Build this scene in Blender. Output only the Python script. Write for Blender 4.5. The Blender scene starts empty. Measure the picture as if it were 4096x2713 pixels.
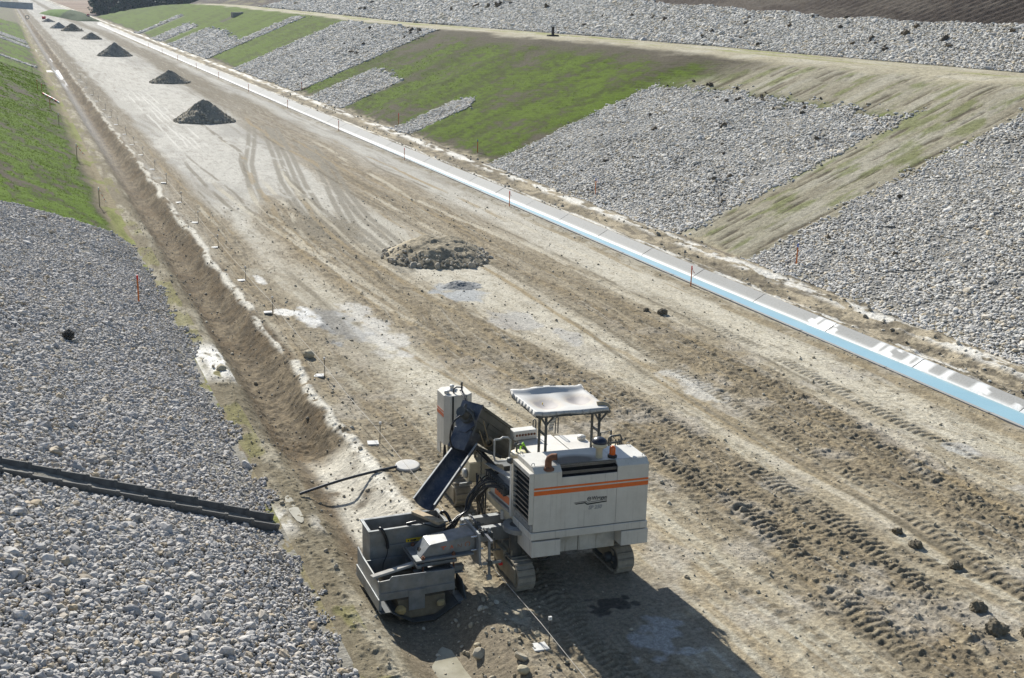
import bpy, bmesh, math, random
import numpy as np
from mathutils import Matrix, Vector, Euler
SC = bpy.context.scene
COL = SC.collection
rnd = random.Random(7)
RNG = np.random.default_rng(11)
R = math.radians

# ------------------------------------------------------------------ noise
_T = np.random.default_rng(3).random((256, 256)).astype(np.float32)
def vn(x, y, seed=0):
    x = np.asarray(x, np.float64) + seed * 17.31; y = np.asarray(y, np.float64) + seed * 9.77
    xi = np.floor(x).astype(np.int64); yi = np.floor(y).astype(np.int64)
    fx = (x - xi).astype(np.float32); fy = (y - yi).astype(np.float32)
    fx = fx * fx * (3 - 2 * fx); fy = fy * fy * (3 - 2 * fy)
    x0 = xi & 255; x1 = (xi + 1) & 255; y0 = yi & 255; y1 = (yi + 1) & 255
    a = _T[y0, x0]; b = _T[y0, x1]; c = _T[y1, x0]; d = _T[y1, x1]
    return (a + (b - a) * fx) * (1 - fy) + (c + (d - c) * fx) * fy
def fbm(x, y, seed=0, o=4, g=.5):
    s = 0; a = 1; n = 0
    for k in range(o):
        s = s + a * vn(x * 2.03 ** k, y * 2.03 ** k, seed + k * 3); n += a; a *= g
    return s / n
def ss(a, b, x):
    t = np.clip((x - a) / (b - a), 0, 1); return t * t * (3 - 2 * t)
def mixc(c, d, m):
    return c + (np.array(d, np.float32) - c) * np.asarray(m)[..., None]
def band(d, hw, soft):
    return 1 - ss(hw - soft, hw + soft, np.abs(d))

# ------------------------------------------------------------------ object helpers
def tag(o, label=None, cat=None, group=None, kind=None):
    if label: o['label'] = label
    if cat: o['category'] = cat
    if group: o['group'] = group
    if kind: o['kind'] = kind
    return o
def empty(name, loc=(0, 0, 0), label=None, cat=None, group=None, rz=0):
    o = bpy.data.objects.new(name, None); COL.objects.link(o)
    o.location = loc; o.rotation_euler = (0, 0, rz); o.empty_display_size = .2
    return tag(o, label, cat, group)
def link(name, me, parent=None, mats=()):
    for m in mats: me.materials.append(m)
    o = bpy.data.objects.new(name, me); COL.objects.link(o)
    if parent: o.parent = parent
    return o
def mesh_np(name, v, f, mats=(), attrs=None, smooth=True, parent=None):
    me = bpy.data.meshes.new(name)
    v = np.asarray(v, np.float32).reshape(-1, 3); f = np.asarray(f, np.int32)
    n = f.shape[1]
    me.vertices.add(len(v)); me.vertices.foreach_set('co', v.ravel())
    me.loops.add(f.size); me.loops.foreach_set('vertex_index', f.ravel())
    me.polygons.add(len(f)); me.polygons.foreach_set('loop_start', np.arange(0, f.size, n, dtype=np.int32))
    me.update(calc_edges=True)
    me.polygons.foreach_set('use_smooth', np.full(len(f), smooth))
    for k, a in (attrs or {}).items():
        a = np.asarray(a, np.float32)
        if a.ndim == 2:
            at = me.attributes.new(k, 'FLOAT_COLOR', 'POINT')
            at.data.foreach_set('color', np.concatenate([a, np.ones((len(a), 1), np.float32)], 1).ravel())
        else:
            at = me.attributes.new(k, 'FLOAT', 'POINT'); at.data.foreach_set('value', a.ravel())
    return link(name, me, parent, mats)
def grid_faces(nr, nc):
    i = np.arange(nr * nc).reshape(nr, nc)
    return np.stack([i[:-1, :-1], i[:-1, 1:], i[1:, 1:], i[1:, :-1]], -1).reshape(-1, 4)

# ------------------------------------------------------------------ materials
def mat(name):
    m = bpy.data.materials.new(name); m.use_nodes = True
    return m, m.node_tree.nodes, m.node_tree.links, m.node_tree.nodes['Principled BSDF']
def N(nodes, t, **kw):
    n = nodes.new(t)
    for k, v in kw.items():
        if k in n.inputs.keys() if isinstance(k, str) else False: n.inputs[k].default_value = v
        else: setattr(n, k, v)
    return n
def noise(nodes, links, scale, detail=4, coord=None, rough=.55):
    n = nodes.new('ShaderNodeTexNoise'); n.inputs['Scale'].default_value = scale
    n.inputs['Detail'].default_value = detail; n.inputs['Roughness'].default_value = rough
    if coord is not None: links.new(coord, n.inputs['Vector'])
    return n
def ramp(nodes, links, src, stops):
    r = nodes.new('ShaderNodeValToRGB'); e = r.color_ramp.elements
    e[0].position, e[0].color = stops[0][0], (*stops[0][1], 1); e[1].position, e[1].color = stops[-1][0], (*stops[-1][1], 1)
    for p, c in stops[1:-1]:
        x = e.new(p); x.color = (*c, 1)
    links.new(src, r.inputs['Fac']); return r
def mixrgb(nodes, links, fac, a, b, mode='MIX'):
    m = nodes.new('ShaderNodeMix'); m.data_type = 'RGBA'; m.blend_type = mode
    for s, v in ((m.inputs[0], fac), (m.inputs[6], a), (m.inputs[7], b)):
        if hasattr(v, 'links'): links.new(v, s)
        else: s.default_value = v if not isinstance(v, tuple) else (*v, 1)[:4]
    return m.outputs[2]
def bump(nodes, links, b, src, strength, dist=.02, prev=None):
    n = nodes.new('ShaderNodeBump'); n.inputs['Strength'].default_value = strength; n.inputs['Distance'].default_value = dist
    links.new(src, n.inputs['Height'])
    if prev: links.new(prev, n.inputs['Normal'])
    links.new(n.outputs['Normal'], b.inputs['Normal']); return n.outputs['Normal']

def ground_mat(name, fine=14., lo=.72, hi=1.25, bstr=.6, bd=.03, wet=False):
    m, n, l, b = mat(name)
    geo = n.new('ShaderNodeNewGeometry')
    a = n.new('ShaderNodeAttribute'); a.attribute_name = 'col'
    n1 = noise(n, l, fine, 6, geo.outputs['Position'], .65)
    n2 = noise(n, l, fine * 4.3, 3, geo.outputs['Position'], .6)
    r = ramp(n, l, n1.outputs['Fac'], [(.3, (lo,) * 3), (.7, (hi,) * 3)])
    c = mixrgb(n, l, 1., a.outputs['Color'], r.outputs['Color'], 'MULTIPLY')
    r2 = ramp(n, l, n2.outputs['Fac'], [(.3, (.68, .67, .65)), (.7, (1.2, 1.2, 1.2))])
    c = mixrgb(n, l, 1., c, r2.outputs['Color'], 'MULTIPLY')
    l.new(c, b.inputs['Base Color'])
    b.inputs['Specular IOR Level'].default_value = .06
    p = bump(n, l, b, n1.outputs['Fac'], bstr, bd)
    bump(n, l, b, n2.outputs['Fac'], bstr * .8, bd * .4, p)
    if wet:
        w = n.new('ShaderNodeAttribute'); w.attribute_name = 'wet'
        rr = ramp(n, l, w.outputs['Fac'], [(0, (.93,) * 3), (1, (.32,) * 3)])
        l.new(rr.outputs['Color'], b.inputs['Roughness'])
    else: b.inputs['Roughness'].default_value = .95
    return m
def plain(name, c, rough=.6, metal=0., var=.25, scale=6., bstr=0., spec=.4, streak=0., dirt=(.16, .13, .09), dirtamt=0.):
    """paint or metal with blotches, runs and dust of its own"""
    m, n, l, b = mat(name)
    tc = n.new('ShaderNodeTexCoord'); co = tc.outputs['Object']
    n1 = noise(n, l, scale, 5, co, .6)
    r = ramp(n, l, n1.outputs['Fac'], [(.3, tuple(max(0, x * (1 - var)) for x in c)), (.7, tuple(min(1, x * (1 + var * .6)) for x in c))])
    out = r.outputs['Color']
    if streak:
        mp = n.new('ShaderNodeMapping'); mp.inputs['Scale'].default_value = (14, 14, .5); l.new(co, mp.inputs['Vector'])
        n2 = noise(n, l, 1.3, 5, mp.outputs['Vector'], .65)
        r2 = ramp(n, l, n2.outputs['Fac'], [(.56, (0, 0, 0)), (.78, (streak,) * 3)])
        out = mixrgb(n, l, r2.outputs['Color'], out, tuple(x * .45 for x in dirt))
    if dirtamt:
        n3 = noise(n, l, 2.2, 6, co, .7)
        r3 = ramp(n, l, n3.outputs['Fac'], [(.42, (0, 0, 0)), (.72, (dirtamt,) * 3)])
        out = mixrgb(n, l, r3.outputs['Color'], out, dirt)
    l.new(out, b.inputs['Base Color'])
    b.inputs['Roughness'].default_value = rough; b.inputs['Metallic'].default_value = metal
    b.inputs['Specular IOR Level'].default_value = spec
    if bstr: bump(n, l, b, n1.outputs['Fac'], bstr, .01)
    return m
def stone_mat(name, cols, bstr=.5):
    m, n, l, b = mat(name)
    oi = n.new('ShaderNodeObjectInfo')
    geo = n.new('ShaderNodeNewGeometry')
    r = ramp(n, l, oi.outputs['Random'], [(i / (len(cols) - 1), c) for i, c in enumerate(cols)])
    r.color_ramp.interpolation = 'LINEAR'
    n1 = noise(n, l, 16., 4, geo.outputs['Position'], .6)
    rr = ramp(n, l, n1.outputs['Fac'], [(.3, (.78, .77, .75)), (.7, (1.12, 1.12, 1.12))])
    c = mixrgb(n, l, 1., r.outputs['Color'], rr.outputs['Color'], 'MULTIPLY')
    l.new(c, b.inputs['Base Color']); b.inputs['Roughness'].default_value = .85
    b.inputs['Specular IOR Level'].default_value = .3
    return m

M_road = ground_mat('soil of the road bed', 11., .62, 1.28, .75, .04, wet=True)
M_slope = ground_mat('soil and turf of the slopes', 5., .68, 1.28, .8, .06, wet=True)
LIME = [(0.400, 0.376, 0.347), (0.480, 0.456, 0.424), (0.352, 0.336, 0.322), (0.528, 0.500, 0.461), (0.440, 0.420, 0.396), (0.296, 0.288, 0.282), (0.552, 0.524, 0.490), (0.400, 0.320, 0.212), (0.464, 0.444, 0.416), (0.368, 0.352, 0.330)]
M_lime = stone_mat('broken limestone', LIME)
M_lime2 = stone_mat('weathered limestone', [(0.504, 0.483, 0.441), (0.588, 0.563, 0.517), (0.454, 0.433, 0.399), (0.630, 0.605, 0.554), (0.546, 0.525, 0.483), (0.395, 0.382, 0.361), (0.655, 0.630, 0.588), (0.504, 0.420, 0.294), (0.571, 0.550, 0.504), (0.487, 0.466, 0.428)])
M_clod = stone_mat('clods of dried earth', [(.34, .29, .21), (.42, .37, .28), (.28, .24, .17), (.50, .46, .37), (.36, .31, .23), (.25, .215, .16)])
M_grass = None

# ------------------------------------------------------------------ the lie of the land
XL, XR = 4.3, 28.05            # toes of the two cuttings
YC = [0, 60, 100, 160, 215, 282, 325, 363, 402, 425, 445, 3000]
ZC = [7.2, 7.0, 6.9, 6.5, 6.65, 6.65, 6.3, 5.3, 3.2, 1.2, 0.1, 0]
def trench(Y): return np.interp(Y, [0, 14.5, 16.5, 25.6, 27.6, 60, 140, 300, 420], [.36, .34, .30, .24, .54, .54, .44, .3, 0.])
def smin(a, b, k):
    h = np.clip(.5 + .5 * (b - a) / k, 0, 1)
    return b + (a - b) * h - k * h * (1 - h)
def land(X, Y):
    X = np.asarray(X, np.float64); Y = np.asarray(Y, np.float64)
    z = np.zeros(np.broadcast(X, Y).shape)
    wob = (fbm(Y * .35, X * 0 + 3.3, 5, 3) - .5)
    # left cutting
    tl = np.interp(Y, [0, 330, 380, 3000], [1, 1, 0.12, 0.0])
    xl = XL + wob * .5
    l = np.maximum(xl - X, 0) * .385
    l = np.minimum(l, 9.) * tl
    z = z + l * ss(-.02, .5, xl - X) 
    # right cutting: slope, bench, second slope
    cap = np.interp(Y, YC, ZC)
    xr = XR + (fbm(Y * .2, X * 0 + 8.1, 9, 2) - .5) * .5
    s = np.maximum(X - xr, 0) * .42
    bench = cap + np.clip((X - 45.5) * .03, 0, .15)
    z = z + np.where(X > 20, smin(s, bench, .7 * np.clip(cap / 6, 0.001, 1)) + .175 * np.clip(cap / 6, .001, 1) * 0, 0)
    up = np.maximum(X - 49.6, 0) * .42
    z = z + np.minimum(up, np.interp(Y, [0, 240, 330, 420, 450], [13, 13, 7, .6, 0]))
    # trench of the future gutter
    d = trench(Y); w2 = (fbm(Y * .5, X * 0 + 1.7, 12, 2) - .5) * .30
    li = 4.90 + w2 * .7; lb = 5.80 + w2 * .4; rb = 6.12 - w2 * .3; ri = 6.86 + w2
    prof = ss(li, lb, X) * (1 - ss(rb, ri, X))
    z = z - d * prof
    # spoil lip right of the trench and the small swale behind the gutter
    z = z + .07 * np.exp(-((X - 7.0 - w2) / .28) ** 2) * (d > .05)
    z = z - .16 * np.exp(-((X - 26.2) / .55) ** 2) * np.interp(Y, [0, 280, 400], [1, 1, 0])
    z = z + .10 * np.exp(-((X - 27.4 + wob) / .5) ** 2) * np.interp(Y, [0, 280, 400], [1, 1, 0])
    # bed cut for the concrete gutter
    z = z - .5 * np.where((X > 23.52) & (X < 25.12) & (Y < 372), 1., 0.)
    return z

def rows(y0, y1, k=.8, mn=.022):
    out = [y0]
    while out[-1] < y1: out.append(out[-1] + max(mn, k * out[-1] ** 2 / 12700))
    return np.array(out)

# wheel and crawler lanes: list of (Ys, Xs, halfwidth, period of the bars, depth)
LANES = [([11, 20, 40, 62, 90, 130], [8.5, 8.5, 8.35, 8.3, 8.2, 8.1], .30, .17, .028), ([11, 20, 40, 62], [7.95, 7.95, 7.9, 7.9], .12, .14, .012),
         ([20, 30, 45], [9.75, 9.4, 9.2], .28, .17, .020), ([11, 14, 17.5, 22.5, 28], [13.6, 12.3, 11.75, 12.7, 13.9], .14, .3, .012),
         ([11, 14, 17.5, 22.5, 28], [14.4, 13.1, 12.5, 13.4, 14.6], .14, .3, .012), ([11, 14.8, 18.7, 24], [18.2, 16.3, 13.9, 13.2], .17, .2, .02),
         ([11, 14.8, 18.7, 24], [19.0, 17.1, 14.7, 14.0], .17, .2, .02), ([19, 22, 30, 40], [20.55, 20.75, 21.1, 21.3], .24, .24, .035),
         ([14, 22, 34, 52], [18.6, 19.2, 19.4, 19.4], .26, .22, .025), ([14, 22, 34, 52], [16.6, 17.4, 17.6, 17.6], .26, .22, .025),
         ([14, 20, 27, 40, 60], [13.2, 13.8, 13.5, 11.9, 11.4], .3, .2, .03), ([14, 20, 27, 40, 60], [15.0, 15.4, 15.0, 13.2, 13.2], .3, .2, .03),
         ([33, 36, 41], [8.7, 8.9, 9.1], .33, .15, .035), ([33, 36, 41], [9.5, 9.6, 9.7], .33, .15, .03)]
ARCS = []
for ys, xs in (([62, 67, 75.6, 85, 94.6, 99], [11.2, 11.8, 13.1, 15.0, 16.8, 17.5]), ([50, 58.2, 68, 80, 91.6, 97], [12.5, 12.8, 13.8, 15.7, 17.4, 18.2]), ([50, 59.3, 66.4, 78, 88.7, 95], [13.2, 13.5, 14.4, 16.2, 17.7, 18.6]), ([44, 54.4, 60.3, 70.9, 85.9], [13.6, 14.0, 14.9, 16.7, 18.4]), ([47, 56, 63, 73, 84], [14.6, 15.1, 16.0, 17.6, 19.0])):
    for off in (0, .42): ARCS.append((ys, [q + off for q in xs], .15))
def lane(Y, ys, xs): return np.interp(Y, ys, xs) 
def road_paint(X, Y):
    sh = X.shape
    wx = X + (fbm(Y * .11, X * .08, 21, 3) - .5) * 1.5
    fine = fbm(X * 5.5, Y * 4.2, 31, 4, .6); mid = fbm(X * 1.3, Y * .6, 33, 4); big = fbm(X * .35, Y * .09, 35, 3)
    strk = fbm(wx * 3.4, Y * .10, 37, 4, .6); strk2 = fbm(wx * 8.5, Y * .35, 39, 3, .6)
    near = 1 - ss(24, 44, Y)
    clump = ss(.50, .66, fbm(X * 2.6, Y * 2.0, 41, 4, .6))
    grit = ss(.56, .70, fbm(X * 11, Y * 9, 43, 3, .6))
    pale = np.array([.445, .408, .318], np.float32); white = np.array([.60, .57, .49], np.float32)
    tan = np.array([.315, .25, .155], np.float32); mud = np.array([.165, .138, .098], np.float32); grey = np.array([.33, .31, .265], np.float32)
    c = np.broadcast_to(pale, sh + (3,)).astype(np.float32).copy()
    c = mixc(c, white, ss(.52, .75, mid) * .7 * ss(.35, .6, strk))
    c = mixc(c, grey, ss(.45, .62, big) * .55 * ss(35, 70, Y))
    c = mixc(c, tan, ss(.47, .66, strk) * .6)
    c = mixc(c, tan, near * ss(.40, .6, strk2 * .5 + mid * .5) * .55)
    lt = np.zeros(sh, np.float32)
    for cx, cy, rx, ry in ((16.0, 37, 1.9, 8.5), (15.8, 44, 2.6, 4.5), (9.8, 46, 1.5, 16), (9.9, 33, 1.3, 9), (10.2, 28, 1.2, 6), (14.6, 72, 2.8, 14), (12, 80, 3.4, 18), (21.8, 45, 1.3, 22), (13.2, 130, 3.6, 40), (12.6, 210, 3.6, 60), (21.6, 28, 1.0, 7)):
        lt = np.maximum(lt, 1 - ss(.55, 1.15, ((X - cx) / rx) ** 2 + ((Y - cy) / ry) ** 2 + (fbm(X * 1.1, Y * .45, 49, 4, .6) - .5) * 1.5))
    c = mixc(c, [.53, .49, .395], lt * (.55 + .4 * ss(.35, .6, mid)))
    c = mixc(c, [.34, .30, .22], lt * ss(.56, .68, fine) * .6)
    c = mixc(c, c.mean(-1, keepdims=True) * np.array([1.03, 1.0, .93], np.float32), ss(28, 75, Y) * .75)
    # the two muddy haul lanes
    lb = np.interp(Y, [11, 15.6, 20, 26.6, 32.6, 39.5, 48, 57.4, 68, 80], [14.0, 14.2, 14.4, 13.9, 12.9, 11.9, 11.5, 11.7, 12.5, 14])
    hl = np.interp(Y, [11, 20, 32, 48, 56, 60, 64], [1.3, 1.3, 1.7, 1.9, 1.6, .8, .0])
    rb_ = np.interp(Y, [11, 18, 26, 35, 45, 55, 70, 100, 140, 200, 300, 420], [18.5, 18.4, 18.5, 18.8, 18.9, 18.4, 18.5, 19.3, 19.6, 20.6, 20.4, 18])
    hr = np.interp(Y, [11, 18, 30, 45, 60, 100, 200, 420], [1.3, 1.3, 1.4, 1.6, 2.2, 1.9, 1.5, 1.2])
    wv = (fbm(X * .7, Y * .16, 51, 3) - .5) * 1.5
    ml = band(X - lb + wv, hl, .8) * (hl > .05); mr = band(X - rb_ + wv, hr, .9)
    pin = band(X - 8.0 + wv * .4, np.interp(Y, [11, 30, 60, 200], [1.0, 1.15, .75, .9]), .45) * ss(.25, .5, mid + .12)
    far = ss(60, 140, Y)
    m = np.clip(np.maximum(ml, mr) * (.45 + .75 * strk) + (.55 + .3 * ss(30, 60, Y)) * pin * (.5 + strk), 0, 1)
    c = mixc(c, [.185, .163, .122], np.clip(m * 1.35, 0, 1) * far); c = mixc(c, tan * .85, np.clip(m * .95, 0, 1) * (1 - far))
    c = mixc(c, mud, m * ss(.38, .62, fine * .55 + strk2 * .45) * .95)
    c = mixc(c, [.62, .58, .48], m * ss(.62, .78, strk2) * .4)
    c = mixc(c, mud, clump * .45 * (near * .8 + .25) * ss(.35, .6, strk + .1))
    c = mixc(c, [.40, .37, .32], near * ss(.55, .75, fbm(X * 1.2, Y * .8, 47, 3)) * .55)
    c = mixc(c, mud * .85, grit * .35 * (.3 + .7 * near + m * .5).clip(0, 1))
    # rows of dried slurry, arcs left by the dumpers
    for dx in (-1.1, -.45, 0, .3, .9):
        d = X - (11.6 + dx + (Y - 100) * .012) + (fbm(Y * .2, X * 0 + dx * 5, 55, 2) - .5) * .3
        c = mixc(c, [.62, .60, .55], .75 * band(d, .07, .06) * ss(80, 88, Y) * (1 - ss(120, 140, Y)) * ss(.35, .55, fbm(X * 2, Y * .25, 57, 2)))
    for ys, xs, hw in ARCS:
        d = X - np.interp(Y, ys, xs)
        a = band(d, hw, .07) * (Y > ys[0]) * (Y < ys[-1]) * ss(.15, .35, fbm(X * 3, Y * .6, 59, 3))
        c = mixc(c, [.225, .205, .165], a * .85)
    dk = np.exp(-((X - 12.6) / 2.2) ** 2 - ((Y - 54) / 4.0) ** 2)
    c = mixc(c, [.2, .175, .13], ss(.35, .6, dk * (.25 + 1.3 * fine)) * .85)
    # single wheel lines pressed along the haul lanes
    g_ = np.random.default_rng(5)
    for k in range(46):
        t_ = g_.random(); off = g_.uniform(-2.3, 2.3); y0_ = g_.uniform(8, 70); L_y = g_.uniform(14, 45); wd = g_.uniform(.05, .16)
        base = lb if t_ < .38 else rb_ if t_ < .76 else np.interp(Y, [11, 14, 18, 23, 30, 60], [13.9, 12.6, 12.1, 12.6, 12.2, 10.3]) if t_ < .9 else 21.8 + 0 * Y
        if t_ >= .9: off *= .5
        d = X - base - off - (fbm(Y * .09 + k * 7, Y * 0 + k, 53, 2) - .5) * .9
        w_ = band(d, wd, .05) * ss(y0_, y0_ + 4, Y) * (1 - ss(y0_ + L_y - 6, y0_ + L_y, Y)) * ss(.30, .5, fbm(X * 2.5, Y * .5 + k, 54, 3))
        tone_ = ([.15, .128, .09], [.30, .235, .14], [.50, .455, .36])[int(g_.integers(0, 3))]
        c = mixc(c, tone_, w_ * .65)
        strk = strk - w_ * .25
    # blue grey slurry smears and lime
    for cx, cy, rx, ry, col, am in ((9.2, 37.2, .85, 2.4, (.26, .27, .28), .85), (8.55, 38.6, .45, 1.6, (.78, .78, .76), .95), (14.6, 40.3, 1.0, 1.5, (.36, .37, .37), .9), (10.2, 36.5, .8, 3.5, (.60, .59, .56), .55),
                                    (15.1, 36.2, .8, 1.6, (.38, .38, .38), .5), (15.9, 33.7, .5, 1.0, (.38, .38, .38), .5), (8.1, 44.2, .25, .9, (.8, .79, .75), .9), (8.0, 39.4, .35, .7, (.8, .79, .75), .8), (17.2, 28, .6, 2.2, (.55, .54, .5), .6),
                                    (20.9, 21.5, .5, .6, (.45, .46, .46), .5), (20.5, 18.4, .5, .8, (.42, .42, .42), .4)):
        e = ((X - cx) / rx) ** 2 + ((Y - cy) / ry) ** 2 + (fbm(X * 2.2, Y * 1.5, 61, 4) - .5) * 2.6
        c = mixc(c, col, (1 - ss(.4, 1.1, e)) * am)
    # oil and damp under the paver
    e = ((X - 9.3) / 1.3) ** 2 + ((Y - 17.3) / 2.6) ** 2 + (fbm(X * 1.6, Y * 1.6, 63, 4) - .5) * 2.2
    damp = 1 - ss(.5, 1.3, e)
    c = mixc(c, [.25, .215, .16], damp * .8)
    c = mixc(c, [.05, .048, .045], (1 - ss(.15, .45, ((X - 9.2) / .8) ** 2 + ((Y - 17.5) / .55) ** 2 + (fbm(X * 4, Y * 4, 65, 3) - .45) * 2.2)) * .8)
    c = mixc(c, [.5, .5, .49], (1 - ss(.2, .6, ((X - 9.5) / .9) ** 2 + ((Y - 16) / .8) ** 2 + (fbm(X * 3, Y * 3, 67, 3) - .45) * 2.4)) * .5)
    wet = damp * .15
    # verge between gravel and trench, the trench itself
    d = trench(Y); w2 = (fbm(Y * .5, X * 0 + 1.7, 12, 2) - .5) * .30
    vg = 1 - ss(6.9 + w2, 7.25 + w2, X)
    ver = np.array([.20, .172, .118], np.float32)
    cv = np.broadcast_to(ver, sh + (3,)).astype(np.float32).copy()
    cv = mixc(cv, [.38, .345, .265], ss(.45, .65, fbm(X * 1.8, Y * .35, 71, 4)) * .75 * (X < 5.3))
    cv = mixc(cv, [.16, .135, .09], ss(.48, .62, fine) * .6)
    cv = mixc(cv, [.20, .19, .07], ss(.5, .62, fbm(X * 2, Y * .8, 73, 3)) * (X < 4.9) * .6)
    wl = (1 - ss(.30, .44, fbm(X * .9, Y * .16, 75, 3))) * (X < 5.2) * (X > 4.2)
    wl = wl * ss(.35, .5, fbm(X * 4, Y * 2, 77, 3) + .1)
    wl = wl * np.maximum.reduce([band(Y - c0, w0, .8) for c0, w0 in ((23.5, 1.0), (34.5, 1.7), (46.5, 2.1), (162, 3.5), (214, 4))])
    cv = mixc(cv, [.78, .76, .70], wl * .9)
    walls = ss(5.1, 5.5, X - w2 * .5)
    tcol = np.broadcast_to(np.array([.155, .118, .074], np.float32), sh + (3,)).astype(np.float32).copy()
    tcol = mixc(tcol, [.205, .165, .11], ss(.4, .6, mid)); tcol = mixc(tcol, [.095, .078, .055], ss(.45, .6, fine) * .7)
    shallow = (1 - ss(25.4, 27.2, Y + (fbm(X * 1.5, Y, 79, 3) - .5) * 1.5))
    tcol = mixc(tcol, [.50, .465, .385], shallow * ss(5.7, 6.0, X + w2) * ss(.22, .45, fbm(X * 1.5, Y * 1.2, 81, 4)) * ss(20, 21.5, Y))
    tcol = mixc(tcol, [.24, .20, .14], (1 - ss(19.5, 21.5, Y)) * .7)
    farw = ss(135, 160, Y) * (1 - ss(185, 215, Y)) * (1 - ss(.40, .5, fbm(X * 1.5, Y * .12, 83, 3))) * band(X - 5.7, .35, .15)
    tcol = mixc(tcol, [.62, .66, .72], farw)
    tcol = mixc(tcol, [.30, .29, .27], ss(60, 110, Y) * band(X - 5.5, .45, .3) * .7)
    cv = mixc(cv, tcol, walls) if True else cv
    cv = cv * 1
    wl2 = band(X - 6.90 - w2 - .02 - .25 * (fbm(Y * .5, X * 0, 88, 3) - .5), .13, .08) * ss(.36, .50, fbm(X * 2.2, Y * .45, 85, 3) + .06 * (Y < 60)) * ss(.3, .46, fbm(X * 5, Y * 3.5, 87, 3) + .08)
    lime = wl2 * np.interp(Y, [0, 20, 24, 60, 90, 150, 300], [0, .0, 1, 1, .8, .45, .2])
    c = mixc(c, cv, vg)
    c = mixc(c, [.64, .61, .53], np.clip(lime, 0, 1) * .9)
    wet = np.maximum(wet, farw * vg); wet = np.maximum(wet, shallow * walls * vg * .35 * (X > 5.6)); wet = np.maximum(wet, wl * .45 * vg)
    # strip between gutter and slope
    rs = ss(25.0, 25.2, X)
    cr = np.broadcast_to(np.array([.24, .205, .145], np.float32), sh + (3,)).astype(np.float32).copy()
    cr = mixc(cr, [.42, .36, .26], ss(.42, .62, fbm(X * 1.4, Y * .5, 91, 4)) * .8)
    cr = mixc(cr, [.14, .12, .09], ss(.5, .62, fbm(X * 4, Y * 2.5, 93, 3)) * .75)
    wr = np.maximum(band(X - 25.75, .25, .2) * .8, band(X - 27.2, .3, .2) * .75) * ss(.42, .52, fbm(X * 3, Y * .8, 95, 4))
    cr = mixc(cr, [.76, .74, .68], wr); 
    c = mixc(c, cr, rs)
    wet = np.maximum(wet, wr * rs * .4)
    c = mixc(c, [.22, .185, .125], band(X - 23.15 + wv * .15, .33, .22) * (.35 + .5 * clump) * (Y < 300))
    # relief
    h = .035 * (fbm(X * .8, Y * .5, 101, 3) - .5) + .016 * (fbm(X * 4, Y * 3, 103, 3) - .5)
    ch = np.maximum(fbm(X * 6.5, Y * 5.5, 105, 4, .62) - .46, 0)
    rough = np.clip(.22 + m * .62 + clump * .22 * near + vg * .55 + rs * .5, 0, 1.0) * (1 - .75 * shallow * walls * vg)
    h = h + rough * ch * .20 + np.maximum(fbm(X * 15, Y * 13, 106, 2) - .5, 0) * .05 * (.4 + m) * near + (strk - .5) * .05 * (.3 + m)
    bigc = np.maximum(fbm(X * 2.6, Y * 2.2, 107, 3) - .60, 0) * .5
    h = h + bigc * (m * .38 + rs * .35 + .06)
    for ys, xs, hw, per, dep in LANES:
        d = X - np.interp(Y, ys, xs) - (fbm(Y * .4, X * 0 + per * 31, 109, 2) - .5) * .2
        w = band(d, hw, .05) * ss(ys[0] - 1, ys[0] + 1, Y) * (1 - ss(ys[-1] - 3, ys[-1] + 1, Y)) * ss(.30, .48, fbm(X * 1.2, Y * .45, 111, 3))
        ph = (Y + .35 * np.abs(d)) / per
        t = np.abs(ph - np.floor(ph) - .5) * 2
        ok = np.clip(1.25 - .8 * Y ** 2 / 12700 / per * 2.2, 0, 1)
        h = h + w * (dep * ss(.35, .65, t) * ok - dep * .6) + dep * .9 * band(np.abs(d) - hw - .05, .05, .05) * w
        c = mixc(c, [.15, .125, .085], w * ss(.6, .3, t) * .6 * ok)
        c = mixc(c, [.19, .16, .11], w * .25)
    h = h + (.10 * np.exp(-((X - 23.2) / .25) ** 2) * (fbm(X * 3, Y * 1.2, 113, 3)) * (Y < 120))
    h = h * np.where((X > 23.5) & (X < 25.1), 0, 1) * np.interp(Y, [0, 120, 300], [1, 1, .4])
    under = (1 - ss(.6, 1.6, ((X - 5.9) / .9) ** 2 + ((Y - 18.6) / 2.5) ** 2))
    h = h * (1 - .85 * under)
    return c, wet.astype(np.float32), h

FURROW = 0
def G(y): return y
# gravel patches on the right slope: (y0, y1, x0, x1 at y0 side, x1 at y1 side)
RPATCH = [('near', 24.0, 42.2, 28.0, 47.0, 44.5), ('wide', 47.9, 72.3, 27.9, 40.6, 39.6), ('tongue', 89.6, 93.6, 27.6, 33.7, 34.2), ('block', 110.6, 122.6, 27.8, 34.1, 34.7),
          ('long', 129.0, 168.5, 28.2, 43.5, 43.6), ('notched', 191.5, 198.0, 28.0, 43.0, 43.2), ('notch_low', 198.0, 212, 27.9, 34.0, 34.4), ('short', 212.5, 239, 28.0, 35.0, 35.4), ('farther', 250.8, 265.5, 27.8, 35.2, 34.9), ('thin', 291, 296.5, 27.5, 37.8, 37.8)]
def edge_noise(a, b, s): return (fbm(a * .7, b * .7, s, 3) - .5)
def in_patch(X, Y, p, grow=0.):
    _, y0, y1, x0, xa, xb = p
    n = (edge_noise(X, Y, 131) + .7 * edge_noise(X * 3.1, Y * 3.1, 132)) * np.clip((y1 - y0) * .12, .6, 1.8)
    t = np.clip((Y - y0) / (y1 - y0), 0, 1); x1 = xa + (xb - xa) * t
    if p[0] == 'tongue': x1 = x1 - 1.2 * (2 * np.abs(t - .5)) ** 2
    return (Y > y0 + n * .5 - grow) & (Y < y1 + n * .5 + grow) & (X > x0 + n * .4 - .2) & (X < x1 + n * .9 + grow)
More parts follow.
